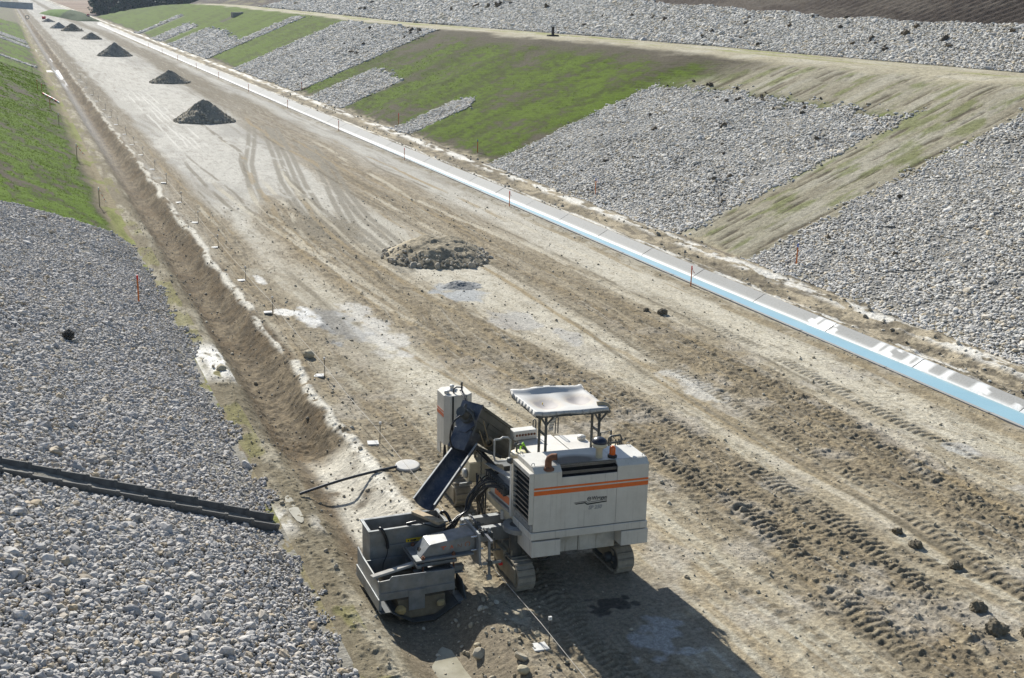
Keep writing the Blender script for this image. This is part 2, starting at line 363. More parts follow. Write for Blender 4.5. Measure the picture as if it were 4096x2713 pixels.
def upper_edge(Y): return np.interp(Y, [40, 56, 70, 88, 110, 150, 250, 262], [55.4, 55.2, 54.9, 55.9, 57, 57.2, 52.5, 49.5]) + (fbm(Y * .25, Y * 0, 133, 4) - .5) * 1.6
def right_paint(X, Y):
    sh = X.shape
    fine = fbm(X * 3, Y * 1.5, 141, 4, .6); mid = fbm(X * .55, Y * .18, 143, 4, .6); big = fbm(X * .22, Y * .07, 145, 3)
    soil = np.array([.082, .070, .048], np.float32); tanc = np.array([.285, .262, .195], np.float32)
    g1 = np.array([.074, .118, .001], np.float32); g2 = np.array([.040, .055, .002], np.float32)
    far = ss(125, 220, Y)
    c = np.broadcast_to(soil, sh + (3,)).astype(np.float32).copy()
    ups = fbm(X * .12 + Y * .03, Y * .5, 147, 4, .6); mott = fbm(X * .5, Y * .3 + X * .15, 148, 5, .65)
    g = np.clip(ss(.36, .60, mid * .3 + mott * .3 + fine * .2 + ups * .2 + .03 + far * .2 - .05 * ss(36, 42, X) * (1 - far)), 0, 1) * (1 - ss(41.2, 43.6, X + (mid - .5) * 3) * (1 - far))
    g = g * ss(28.3, 29.3, X + (fine - .5) * 1.5)
    c = mixc(c, g2, np.clip(g * 1.6, 0, 1)); c = mixc(c, g1, np.clip(g * (1.05 * ss(.38, .6, ups * .5 + fine * .5) + .45 * far), 0, 1))
    # bare strip beside the near gravel and the rounded top
    bare = ss(49.0, 48.2, Y + (fine - .5) * .6) 
    bare = np.maximum(bare, ss(39.0, 41.2, X + (mid - .5) * 2) * ss(71.5, 65, Y + (X - 42) * .9 + (mid - .5) * 5))
    bc = np.broadcast_to(tanc, sh + (3,)).astype(np.float32).copy()
    bc = mixc(bc, [.20, .175, .125], ss(.42, .7, fbm(X * .35, Y * 3.2, 149, 4)) * .7); bc = mixc(bc, [.36, .34, .28], ss(.5, .7, fbm(X * .3, Y * 1.4, 150, 4)) * .5)
    bc = mixc(bc, [.13, .15, .04], ss(.52, .68, fbm(X * .6, Y * 2.0, 151, 4)) * .65)
    bc = mixc(bc, [.08, .065, .045], ss(.66, .72, fbm(X * .45 + 3, Y * 5.0, 153, 3)) * .8)
    c = mixc(c, bc, bare)
    top = ss(43.8, 45.3, X + (mid - .5) * 2.5) 
    tc_ = np.broadcast_to(np.array([.36, .325, .235], np.float32), sh + (3,)).astype(np.float32).copy()
    tc_ = mixc(tc_, [.22, .24, .06], ss(.45, .65, fbm(X * 1.5, Y * .12, 155, 4)) * .75 * band(X - 47.8, 1.3, .8))
    tc_ = mixc(tc_, [.44, .41, .33], ss(.45, .65, fbm(X * .8, Y * .3, 157, 3)) * .6)
    c = mixc(c, tc_, top * (1 - ss(420, 440, Y)))
    dk = ss(49.0, 49.5, X + (fine - .5) * .6)
    sl = np.broadcast_to(np.array([.062, .050, .042], np.float32), sh + (3,)).astype(np.float32).copy()
    sl = mixc(sl, [.095, .08, .066], ss(.45, .65, mid)); sl = mixc(sl, [.24, .22, .10], ss(262, 275, Y) * ss(.5, .7, mid) * .5)
    c = mixc(c, sl, dk)
    gm = np.zeros(sh, bool)
    for p in RPATCH: gm |= in_patch(X, Y, p)
    gm |= (X > 49.4) & (X < upper_edge(Y)) & (Y < 262)
    c = np.where(gm[..., None], np.array([.235, .225, .205], np.float32), c)
    c = mixc(c, [.33, .29, .20], (1 - ss(27.9, 28.5, X + (fine - .5) * 1.2)) * .9)
    # culvert gully, worn down the turf
    gl = np.abs(Y - (242 + (X - 35) * -.5)) < .7
    c = np.where((gl & (X > 35) & (X < 41))[..., None], np.array([.07, .065, .05], np.float32), c)
    fld = ss(425, 450, Y + (X - 30) * .2)
    fc = np.broadcast_to(np.array([.175, .115, .075], np.float32), sh + (3,)).astype(np.float32).copy()
    fc = mixc(fc, [.23, .165, .115], ss(.4, .6, fbm(X * .02, Y * .12, 159, 4)))
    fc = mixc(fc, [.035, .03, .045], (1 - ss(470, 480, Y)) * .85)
    c = mixc(c, fc, fld)
    furrow = (~gm) & (bare < .5) & (X < 44)
    h = .10 * (fbm(X * .6, Y * .35, 161, 4) - .5) + .05 * (fine - .5) * 2
    h = h + .05 * np.abs(((X * .95 + .18 * Y) / .33) % 1 - .5) * 2 * furrow * np.interp(Y, [0, 90, 140], [1, 1, 0]) * ss(.35, .6, fbm(X * .2, Y * .15, 163, 3))
    h = h + .26 * (np.abs(((Y * .93 + .30 * X + 2.2 * fbm(X * .1, Y * .1, 165, 2)) / .95) % 1 - .5) * 2 - .5) * ((X > upper_edge(Y) - .1) & (X > 49)) * np.interp(Y, [0, 110, 170], [1, 1, 0])
    h = h * (1 - .65 * bare) - .035 * ss(.66, .72, fbm(X * .45 + 3, Y * 5.0, 153, 3)) * bare
    return c, np.zeros(sh, np.float32), h * np.interp(Y, [0, 200, 420], [1, 1, .3])
def left_edge(X): return np.interp(X, [-6, -.7, 1.2, 3.1, 4.7], [53.3, 53.0, 53.6, 53.6, 52.4]) + (fbm(X * 1.5, X * 0, 171, 3) - .5) * 1.4
LPATCH = [(161.5, 165.5, 3.2), (213, 222, 3.5), (228, 240, 3.4)]
def left_paint(X, Y):
    sh = X.shape
    fine = fbm(X * 4, Y * 1.6, 181, 4, .6); mid = fbm(X * .8, Y * .25, 183, 4, .6); dg = fbm(X * .9 + Y * .35, Y * .25 - X * .2, 185, 4, .6)
    soil = np.array([.075, .063, .042], np.float32); g1 = np.array([.078, .135, .001], np.float32); g2 = np.array([.040, .060, .002], np.float32)
    c = np.broadcast_to(soil, sh + (3,)).astype(np.float32).copy()
    g = ss(.40, .55, mid * .3 + fine * .3 + dg * .4 + .03) * ss(3.9, 2.9, X + (mid - .5) * 2.4)
    c = mixc(c, g2, np.clip(g * 1.7, 0, 1)); c = mixc(c, g1, np.clip(g * 1.15 * ss(.36, .58, dg * .6 + fine * .4), 0, 1))
    c = mixc(c, [.25, .21, .13], ss(3.3, 4.1, X + (mid - .5) * .9) * .85)
    c = mixc(c, [.17, .20, .035], ss(3.3, 4.1, X + (mid - .5) * .9) * ss(.5, .6, fbm(X * 1.5, Y * .35, 187, 3)) * .7)
    gm = Y < left_edge(X)
    for a, b, xe in LPATCH: gm |= (Y > a + edge_noise(X, Y, 189)) & (Y < b + edge_noise(X, Y, 189)) & (X < xe)
    c = np.where((gm & (X < 4.35 + (fine - .5)))[..., None], np.array([.25, .235, .20], np.float32), c)
    c = mixc(c, [.15, .13, .095], ss(340, 365, Y) * .8)
    h = .06 * (fbm(X * .9, Y * .5, 191, 4) - .5) + .05 * (fine - .5) + .05 * (dg - .5)
    h = h * (X < 4.5)
    return c, np.zeros(sh, np.float32), h * np.interp(Y, [0, 120, 300], [1, 1, .4])

def sheet(name, xs, ys, paint, m):
    Xg, Yg = np.meshgrid(xs, ys)
    c, w, h = paint(Xg, Yg)
    # relief fades to nothing at the sheet's side edges, so neighbours meet
    e = np.minimum(ss(xs[0], xs[0] + .25, Xg), 1 - ss(xs[-1] - .25, xs[-1], Xg))
    Z = land(Xg, Yg) + h * e
    v = np.stack([Xg, Yg, Z], -1).reshape(-1, 3)
    o = mesh_np(name, v, grid_faces(len(ys), len(xs)), [m], {'col': c.reshape(-1, 3), 'wet': w.ravel()})
    return tag(o, kind='structure')

YR = rows(10.5, 900)
YS = YR[::2] if len(YR) % 2 else np.append(YR[:-1:2], YR[-1])
XA, XB = 4.4, 28.0
sheet('road', np.linspace(XA, XB, 830), YR, road_paint, M_road)
sheet('embankment', np.concatenate([np.arange(-30, -2, 1.), np.linspace(-2, XA, 150)]), YR, left_paint, M_slope)
YRR = np.concatenate([YR[(YR > 22)], np.arange(930, 2000, 60)])
sheet('hillside', np.concatenate([np.linspace(XB, 50, 330), np.linspace(50.1, 62, 110), np.arange(62.5, 90, .8), np.arange(92, 330, 6.)]), np.concatenate([YR[YR <= 22][::8], YRR]), right_paint, M_slope)
gv = np.array([(-2500, -100, -1.2), (2500, -100, -1.2), (2500, 4500, -1.2), (-2500, 4500, -1.2)], np.float32)
fo = mesh_np('field', gv, [[0, 1, 2, 3]], [M_slope], {'col': np.tile(np.array([[.15, .12, .08]], np.float32), (4, 1)), 'wet': np.zeros(4)}); tag(fo, kind='structure')

# ------------------------------------------------------------------ loose stone laid as instances
def stone_tree(name, material, nvar=7, sub=2, squash=(1., .78, .58), rough=.75, seed=0):
    ng = bpy.data.node_groups.new(name, 'GeometryNodeTree')
    ng.interface.new_socket('Geometry', in_out='INPUT', socket_type='NodeSocketGeometry')
    ng.interface.new_socket('Geometry', in_out='OUTPUT', socket_type='NodeSocketGeometry')
    n, l = ng.nodes, ng.links
    gi = n.new('NodeGroupInput'); go = n.new('NodeGroupOutput')
    g2i = n.new('GeometryNodeGeometryToInstance')
    for k in range(nvar):
        ico = n.new('GeometryNodeMeshIcoSphere'); ico.inputs['Radius'].default_value = 1.; ico.inputs['Subdivisions'].default_value = sub
        pos = n.new('GeometryNodeInputPosition')
        tx = n.new('ShaderNodeTexNoise'); tx.noise_dimensions = '4D'; tx.inputs['Scale'].default_value = .85; tx.inputs['W'].default_value = seed * 20 + k * 3.7; tx.inputs['Detail'].default_value = 2.
        l.new(pos.outputs[0], tx.inputs['Vector'])
        sb = n.new('ShaderNodeVectorMath'); sb.operation = 'SUBTRACT'; sb.inputs[1].default_value = (.5, .5, .5); l.new(tx.outputs['Color'], sb.inputs[0])
        sc = n.new('ShaderNodeVectorMath'); sc.operation = 'SCALE'; sc.inputs['Scale'].default_value = rough * 2.2; l.new(sb.outputs[0], sc.inputs[0])
        ad = n.new('ShaderNodeVectorMath'); ad.operation = 'ADD'; l.new(pos.outputs[0], ad.inputs[0]); l.new(sc.outputs[0], ad.inputs[1])
        q = rnd.uniform(.8, 1.25)
        mu = n.new('ShaderNodeVectorMath'); mu.operation = 'MULTIPLY'; mu.inputs[1].default_value = (squash[0] * q, squash[1] * rnd.uniform(.85, 1.2), squash[2] * rnd.uniform(.8, 1.3)); l.new(ad.outputs[0], mu.inputs[0])
        sp = n.new('GeometryNodeSetPosition'); l.new(ico.outputs['Mesh'], sp.inputs['Geometry']); l.new(mu.outputs[0], sp.inputs['Position'])
        sm = n.new('GeometryNodeSetMaterial'); sm.inputs['Material'].default_value = material; l.new(sp.outputs[0], sm.inputs['Geometry'])
        l.new(sm.outputs[0], g2i.inputs[0])
    iop = n.new('GeometryNodeInstanceOnPoints'); iop.inputs['Pick Instance'].default_value = True
    l.new(gi.outputs[0], iop.inputs['Points']); l.new(g2i.outputs[0], iop.inputs['Instance'])
    def attr(nm, t, sock):
        a = n.new('GeometryNodeInputNamedAttribute'); a.data_type = t; a.inputs['Name'].default_value = nm
        l.new(next(o for o in a.outputs if o.enabled and o.name == 'Attribute'), sock)
    attr('var', 'INT', iop.inputs['Instance Index']); attr('rot', 'FLOAT_VECTOR', iop.inputs['Rotation']); attr('scl', 'FLOAT_VECTOR', iop.inputs['Scale'])
    l.new(iop.outputs[0], go.inputs[0])
    return ng
def scatter(name, P, size, tree, nvar, tilt=.9, parent=None):
    k = len(P); me = bpy.data.meshes.new(name)
    me.vertices.add(k); me.vertices.foreach_set('co', np.asarray(P, np.float32).ravel())
    a = me.attributes.new('var', 'INT', 'POINT'); a.data.foreach_set('value', RNG.integers(0, nvar, k).astype(np.int32))
    rt = np.stack([RNG.uniform(-tilt, tilt, k), RNG.uniform(-tilt, tilt, k), RNG.uniform(0, 6.28, k)], 1).astype(np.float32)
    a = me.attributes.new('rot', 'FLOAT_VECTOR', 'POINT'); a.data.foreach_set('vector', rt.ravel())
    s = np.repeat(np.asarray(size, np.float32)[:, None], 3, 1)
    a = me.attributes.new('scl', 'FLOAT_VECTOR', 'POINT'); a.data.foreach_set('vector', s.ravel())
    o = link(name, me, parent)
    md = o.modifiers.new('stones', 'NODES'); md.node_group = tree
    return o
def jitter(x0, x1, y0, y1, d):
    nx = max(2, int((x1 - x0) / d)); ny = max(2, int((y1 - y0) / d))
    gx, gy = np.meshgrid((np.arange(nx) + .5) / nx, (np.arange(ny) + .5) / ny)
    gx = gx.ravel() + RNG.uniform(-.5, .5, nx * ny) / nx; gy = gy.ravel() + RNG.uniform(-.5, .5, nx * ny) / ny
    return x0 + gx * (x1 - x0), y0 + gy * (y1 - y0)
def sizes(k, mean, spread=.45, big=.03):
    s = mean * np.exp(RNG.normal(0, spread, k)); s = np.clip(s, mean * .4, mean * 2.1)
    b = RNG.random(k) < big; s[b] *= RNG.uniform(1.3, 1.9, b.sum()); return s
T_near = stone_tree('near limestone', M_lime, 9, 2, (1., .76, .56), .95, seed=1)
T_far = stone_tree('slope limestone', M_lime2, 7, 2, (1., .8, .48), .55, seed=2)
T_clod = stone_tree('clods', M_clod, 6, 2, (1., .85, .7), .6, seed=3)
# left bank of stone, near the camera
CHY = 22.72
Ps, Ss = [], []
for d, mean, dz in ((.074, .039, .010), (.09, .042, .036), (.42, .078, .045)):
    x, y = jitter(-6, 5.2, 10.5, 55.5, d)
    keep = (y < left_edge(x)) & (x < 4.35 + (fbm(y * .4, x * 0, 201, 3) - .5) * 1.0 + (fbm(y * 3, x * 3, 203, 2) - .5) * .6)
    keep &= ~((np.abs(y - CHY) < .36) & (x < 4.5))
    keep &= ~((y > 35) & (x < -1.5)) & ~((y > 20) & (x < -4))
    x, y = x[keep], y[keep]
    sz = sizes(len(x), mean) * np.interp(y, [11, 20, 40, 55], [1.0, .95, .9, .9])
    sz *= .72 + .28 * ss(4.3, 2.6, x)
    Ps.append(np.stack([x, y, land(x, y) + dz * .7 + .03 * (fbm(x * 1.2, y * 1.2, 205, 3) - .5)], 1)); Ss.append(sz)
tag(scatter('gravel', np.concatenate(Ps), np.concatenate(Ss), T_near, 9, .6), 'grey broken limestone covering the near bank left of the trench', 'gravel', kind='stuff')
names = {'near': 'grey stone facing right of the bare earth strip on the far slope', 'wide': 'broad field of stone left of the bare earth strip', 'tongue': 'short rounded tongue of pale stone in the turf', 'block': 'squat block of pale stone in the turf beside the long stone panel',
         'long': 'long panel of stone reaching up to the bench', 'notched': 'narrow stripe of stone running up to the bench', 'notch_low': 'low stone panel beside the narrow stripe', 'short': 'middle stone panel on the distant turf', 'farther': 'small stone panel on the distant turf', 'thin': 'thin farthest stripe of stone on the turf'}
for p in RPATCH:
    nm, y0, y1, x0, xa, xb = p
    yy = .5 * (y0 + y1)
    d = np.interp(yy, [30, 60, 90, 150, 300], [.088, .105, .125, .19, .34]); mean = d * .60
    x, y = jitter(x0 - .5, max(xa, xb) + 1, y0 - 1, y1 + 1, d)
    k = in_patch(x, y, p, RNG.exponential(.16, len(x))) & ~((y < 40) & (x > 42)) & ~((y < 30) & (x > 36)) & ((fbm(x * 1.1, y * .8, 208, 4, .6) < .60) | (RNG.random(len(x)) < .45))
    x, y = x[k], y[k]
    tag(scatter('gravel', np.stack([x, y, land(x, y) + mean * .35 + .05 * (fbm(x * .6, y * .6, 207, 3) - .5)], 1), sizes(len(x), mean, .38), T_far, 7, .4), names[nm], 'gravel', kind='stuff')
Ps, Ss = [], []
for y0, y1, d in ((44, 80, .135), (80, 140, .18), (140, 264, .30)):
    x, y = jitter(49, 59, y0, y1, d); k = (x > 49.5 + edge_noise(x, y, 209) * .5) & (x < upper_edge(y)) & (y < 262)
    x, y = x[k], y[k]; Ps.append(np.stack([x, y, land(x, y) + d * .22], 1)); Ss.append(sizes(len(x), d * .60, .38))
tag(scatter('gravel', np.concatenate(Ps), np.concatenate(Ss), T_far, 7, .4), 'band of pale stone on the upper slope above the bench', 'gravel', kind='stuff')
Ps, Ss = [], []
for a, b, xe in LPATCH:
    x, y = jitter(-4, xe, a, b, .2); Ps.append(np.stack([x, y, land(x, y) + .04], 1)); Ss.append(sizes(len(x), .11, .3))
tag(scatter('gravel', np.concatenate(Ps), np.concatenate(Ss), T_far, 7, .4), 'thin stone stripes crossing the distant left turf', 'gravel', kind='stuff')
# clods and pebbles on the road bed, the verge and the trench
def road_z(x, y):
    return land(x, y) + road_paint(x, y)[2]
x, y = jitter(4.5, 23.4, 10.6, 62, .19)
wv = (fbm(x * .7, y * .22, 51, 3) - .5) * 1.7
dens = .30 + .5 * (1 - ss(20, 45, y)) * ss(.42, .6, fbm(x * 1.1, y * .5, 211, 3)) + .45 * band(x - np.interp(y, [11, 26, 40, 57], [14.2, 14, 12, 11.7]) + wv, 1.7, .8) + .35 * band(x - 18.6 + wv, 1.5, .8) + .45 * (x < 8.6)
dens *= np.where((x > 7.7) & (x < 10.4) & (y > 12) & (y < 18.4), .25, 1)
k = RNG.random(len(x)) < dens * .75
x, y = x[k], y[k]; sz = np.clip(.013 * np.exp(RNG.normal(0, .55, len(x))), .006, .06)
tag(scatter('clods', np.stack([x, y, road_z(x, y) + sz * .25], 1), sz, T_clod, 6), 'crumbs and clods of dried earth strewn over the road bed', 'clods', kind='stuff')
x, y = jitter(25.1, 28.0, 17, 130, .3); k = RNG.random(len(x)) < .42 * ss(.4, .55, fbm(x * 1.5, y * .5, 213, 3)); x, y = x[k], y[k]
sz = np.clip(.036 * np.exp(RNG.normal(0, .5, len(x))), .012, .10)
tag(scatter('rubble', np.stack([x, y, road_z(x, y) + sz * .2], 1), sz, stone_tree('verge rubble', stone_mat('pale rubble', [(.22, .19, .14), (.5, .47, .4), (.17, .15, .11), (.38, .34, .27)]), 5, 2, seed=4), 5), 'rubble and clods along the strip behind the concrete gutter', 'rubble', kind='stuff')
# grass blades where the turf has taken
def blades(name, x, y, hgt, label):
    k = len(x); nb = 6
    bx = np.repeat(x, nb) + RNG.normal(0, .05, k * nb); by = np.repeat(y, nb) + RNG.normal(0, .05, k * nb)
    bz = land(bx, by) - .02; h = np.repeat(hgt, nb) * RNG.uniform(.5, 1.2, k * nb); a = RNG.uniform(0, 6.28, k * nb); w = h * .16
    dx, dy = np.cos(a) * w, np.sin(a) * w; lx = RNG.normal(0, .45, k * nb) * h; ly = RNG.normal(0, .45, k * nb) * h
    v = np.stack([np.stack([bx - dx, by - dy, bz], 1), np.stack([bx + dx, by + dy, bz], 1), np.stack([bx + lx, by + ly, bz + h], 1)], 1)
    f = np.arange(k * nb * 3).reshape(-1, 3)
    t = np.repeat(RNG.random(k * nb), 3)
    return tag(mesh_np(name, v, f, [M_blade], {'tone': t}), label, 'grass', kind='stuff')
M_blade, n_, l_, b_ = mat('blades of young grass')
a_ = n_.new('ShaderNodeAttribute'); a_.attribute_name = 'tone'
r_ = ramp(n_, l_, a_.outputs['Fac'], [(0, (.038, .060, .002)), (.5, (.07, .115, .003)), (1, (.11, .155, .008))])
l_.new(r_.outputs['Color'], b_.inputs['Base Color']); b_.inputs['Roughness'].default_value = .6; b_.inputs['Specular IOR Level'].default_value = .25
tr_ = n_.new('ShaderNodeBsdfTranslucent'); l_.new(r_.outputs['Color'], tr_.inputs['Color'])
mx_ = n_.new('ShaderNodeMixShader'); mx_.inputs[0].default_value = .45
l_.new(b_.outputs[0], mx_.inputs[1]); l_.new(tr_.outputs[0], mx_.inputs[2]); l_.new(mx_.outputs[0], n_['Material Output'].inputs['Surface'])
x, y = jitter(-3, 3.9, 52, 150, .16); c = left_paint(x, y)[0]; k = (c[:, 1] > c[:, 0] * 1.25) & (RNG.random(len(x)) < np.clip((c[:, 1] - .06) * 8, .05, .9)); 
x, y = x[k], y[k]; blades('grass', x, y, .045 + .0005 * y, 'young grass on the left bank beyond the stone')
x, y = jitter(28.5, 42.5, 72, 130, .26); c = right_paint(x, y)[0]; k = (c[:, 1] > c[:, 0] * 1.25) & (RNG.random(len(x)) < np.clip((c[:, 1] - .06) * 7, .03, .85))
x, y = x[k], y[k]; blades('grass', x, y, .05 + .0005 * y, 'young grass on the right slope between the stone fields')

# dark lumps of topsoil that rolled onto the stone
Ps, Ss = [], []
for x0, x1, y0, y1, n, sz in ((29, 40, 49, 71, 16, .16), (36, 43, 131, 150, 12, .32), (29, 42, 27, 41, 10, .13), (50, 55, 52, 110, 26, .24), (39, 41, 49, 71, 26, .15), (51, 57, 112, 200, 12, .4)):
    x = RNG.uniform(x0, x1, n); y = RNG.uniform(y0, y1, n); Ps.append(np.stack([x, y, land(x, y) + sz * .4], 1)); Ss.append(sz * RNG.uniform(.5, 1.2, n))
tag(scatter('soil_lumps', np.concatenate(Ps), np.concatenate(Ss), stone_tree('topsoil lumps', stone_mat('topsoil', [(.05, .042, .03), (.10, .08, .055), (.13, .10, .065)]), 4, 3, (1, .8, .6), .9, seed=8), 4), 'dark lumps of topsoil scattered over the pale stone of the far slopes', 'soil', kind='stuff')
# ------------------------------------------------------------------ builder of parts
class MB:
    def __init__(s): s.bm = bmesh.new(); s.mi = 0
    def _add(s, vs, fs, smooth=False):
        bv = [s.bm.verts.new(v) for v in vs]
        for f in fs:
            try:
                q = s.bm.faces.new([bv[i] for i in f]); q.material_index = s.mi; q.smooth = smooth
            except ValueError: pass
        return s
    def box(s, x0, x1, y0, y1, z0, z1, rot=None, piv=None):
        v = [Vector((x, y, z)) for z in (z0, z1) for y in (y0, y1) for x in (x0, x1)]
        if rot is not None:
            p = Vector(piv if piv else ((x0 + x1) / 2, (y0 + y1) / 2, (z0 + z1) / 2)); m = Euler(rot).to_matrix()
            v = [p + m @ (q - p) for q in v]
        return s._add(v, [(0, 2, 3, 1), (4, 5, 7, 6), (0, 1, 5, 4), (2, 6, 7, 3), (0, 4, 6, 2), (1, 3, 7, 5)])
    def prism(s, poly, a, b):
        """closed outline poly extruded by the vector functions a(p), b(p)"""
        n = len(poly); v = [Vector(a(p)) for p in poly] + [Vector(b(p)) for p in poly]
        return s._add(v, [tuple(range(n))[::-1], tuple(range(n, 2 * n))] + [(i, (i + 1) % n, n + (i + 1) % n, n + i) for i in range(n)])
    def xprism(s, yz, x0, x1): return s.prism(yz, lambda p: (x0, p[0], p[1]), lambda p: (x1, p[0], p[1]))
    def yprism(s, xz, y0, y1): return s.prism(xz, lambda p: (p[0], y0, p[1]), lambda p: (p[0], y1, p[1]))
    def zprism(s, xy, z0, z1): return s.prism(xy, lambda p: (p[0], p[1], z0), lambda p: (p[0], p[1], z1))
    def quad(s, *p): return s._add([Vector(q) for q in p], [tuple(range(len(p)))])
    def bar(s, p, q, w, h=None, up=(0, 0, 1)):
        p, q = Vector(p), Vector(q); h = h or w; d = (q - p).normalized(); u = Vector(up)
        sd = d.cross(u)
        if sd.length < 1e-4: sd = d.cross(Vector((1, 0, 0)))
        sd.normalize(); u = sd.cross(d); v = []
        for e in (p, q):
            for a, b in ((-1, -1), (1, -1), (1, 1), (-1, 1)): v.append(e + sd * a * w / 2 + u * b * h / 2)
        return s._add(v, [(3, 2, 1, 0), (4, 5, 6, 7), (0, 1, 5, 4), (1, 2, 6, 5), (2, 3, 7, 6), (3, 0, 4, 7)])
    def tube(s, pts, r, n=8, caps=True, r1=None):
        pts = [Vector(p) for p in pts]; k = len(pts); rings = []; up = None
        for i, p in enumerate(pts):
            d = (pts[min(i + 1, k - 1)] - pts[max(i - 1, 0)]).normalized()
            if up is None:
                up = d.orthogonal().normalized()
            up = (up - d * up.dot(d)); up = up.normalized() if up.length > 1e-5 else d.orthogonal().normalized()
            sd = d.cross(up); rr = r if r1 is None else r + (r1 - r) * i / max(1, k - 1)
            rings.append([p + (up * math.cos(t) + sd * math.sin(t)) * rr for t in [2 * math.pi * j / n for j in range(n)]])
        v = [q for g in rings for q in g]
        f = [(i * n + j, i * n + (j + 1) % n, (i + 1) * n + (j + 1) % n, (i + 1) * n + j) for i in range(k - 1) for j in range(n)]
        s._add(v, f, True)
        if caps: s._add(rings[0], [tuple(range(n))[::-1]]); s._add(rings[-1], [tuple(range(n))])
        return s
    def cyl(s, p, q, r, n=20, r1=None): return s.tube([p, q], r, n, True, r1)
    def lathe(s, c, prof, n=20, axis='z'):
        v = []; k = len(prof)
        for r, h in prof:
            for j in range(n):
                t = 2 * math.pi * j / n; a, b = r * math.cos(t), r * math.sin(t)
                v.append(Vector(c) + (Vector((a, b, h)) if axis == 'z' else Vector((h, a, b)) if axis == 'x' else Vector((a, h, b))))
        f = [(i * n + j, i * n + (j + 1) % n, (i + 1) * n + (j + 1) % n, (i + 1) * n + j) for i in range(k - 1) for j in range(n)]
        return s._add(v, f, True)
    def build(s, name, m, parent=None, bev=0., roll=False, seg=1):
        bm = s.bm
        if parent is not None:
            for v in bm.verts: v.co -= parent.location
        if roll:
            px = parent.location.x if parent else 0
            for v in bm.verts: v.co.z -= .037 * (v.co.x + px - 7.95)
        bmesh.ops.recalc_face_normals(bm, faces=bm.faces[:])
        me = bpy.data.meshes.new(name); bm.to_mesh(me); bm.free()
        o = link(name, me, parent, m if isinstance(m, (list, tuple)) else [m])
        if bev:
            b = o.modifiers.new('bevel', 'BEVEL'); b.width = bev; b.segments = seg; b.limit_method = 'ANGLE'; b.angle_limit = R(40)
        return o
def copy_tree(o, parent=None):
    c = o.copy(); COL.objects.link(c); c.parent = parent
    for ch in o.children: copy_tree(ch, c)
    return c
def H(x, y): return float(land(np.array([x]), np.array([y]))[0])
def HR(x, y):
    a, b = np.array([float(x)]), np.array([float(y)])
    return float(land(a, b)[0] + road_paint(a, b)[2][0])

C_conc = plain('weathered concrete', (.30, .29, .265), .85, 0, .25, 5., .4, .25)
C_conc_d = plain('damp concrete darkened for shade', (.135, .13, .12), .8, 0, .3, 6., .4, .3)  # its dark tone carries the shade inside the drain channel
C_wood = plain('raw timber', (.42, .33, .22), .8, 0, .3, 14., .3, .2)
C_orange = plain('orange stained timber', (.55, .17, .05), .8, 0, .25, 14., 0, .2)
C_red = plain('red plastic', (.62, .03, .025), .5, 0, .1)
C_white = plain('white plastic', (.78, .77, .74), .5, 0, .1)
C_blue = plain('blue plastic', (.05, .12, .42), .5, 0, .1)
C_steel = plain('grey galvanised steel', (.30, .315, .32), .5, .35, .32, 5., .15, .5, .25, (.2, .17, .12), .45)
C_dsteel = plain('dark painted steel', (.055, .062, .065), .5, .2, .3, 6., .1, .4, 0, (.2, .17, .12), .35)
C_black = plain('black rubber', (.018, .018, .018), .5, 0, .3)
C_plate = plain('pale concrete plate', (.55, .54, .51), .8, 0, .2, 9.)

# ------------------------------------------------------------------ the slip-formed gutter and its water
def wl(Y): return np.interp(Y, [10, 20, 38, 60, 82, 100], [-.02, -.045, -.125, -.18, -.212, -.26])
M_gut, n_, l_, b_ = mat('slip formed concrete')
a_ = n_.new('ShaderNodeAttribute'); a_.attribute_name = 'col'; g_ = n_.new('ShaderNodeNewGeometry')
q_ = noise(n_, l_, 16., 6, g_.outputs['Position'], .65); rr_ = ramp(n_, l_, q_.outputs['Fac'], [(.3, (.84,) * 3), (.7, (1.08,) * 3)])
l_.new(mixrgb(n_, l_, 1., a_.outputs['Color'], rr_.outputs['Color'], 'MULTIPLY'), b_.inputs['Base Color'])
w_ = n_.new('ShaderNodeAttribute'); w_.attribute_name = 'wet'
l_.new(ramp(n_, l_, w_.outputs['Fac'], [(0, (.85,) * 3), (1, (.28,) * 3)]).outputs['Color'], b_.inputs['Roughness'])
bump(n_, l_, b_, q_.outputs['Fac'], .35, .012)
px = np.concatenate([[23.55, 23.55, 23.66], np.linspace(23.70, 24.02, 5), [24.2], np.linspace(24.34, 24.96, 13), [25.0, 25.07, 25.07]])
pz = np.interp(px, [23.66, 24.02, 24.34, 24.97, 25.0], [.03, -.22, -.22, .13, .14]); pz[0] = -.32; pz[-2] = .14; pz[-1] = -.32; pz[1] = .03
V, F, CC, WW = [], [], [], []
y = 10.6; k0 = 0
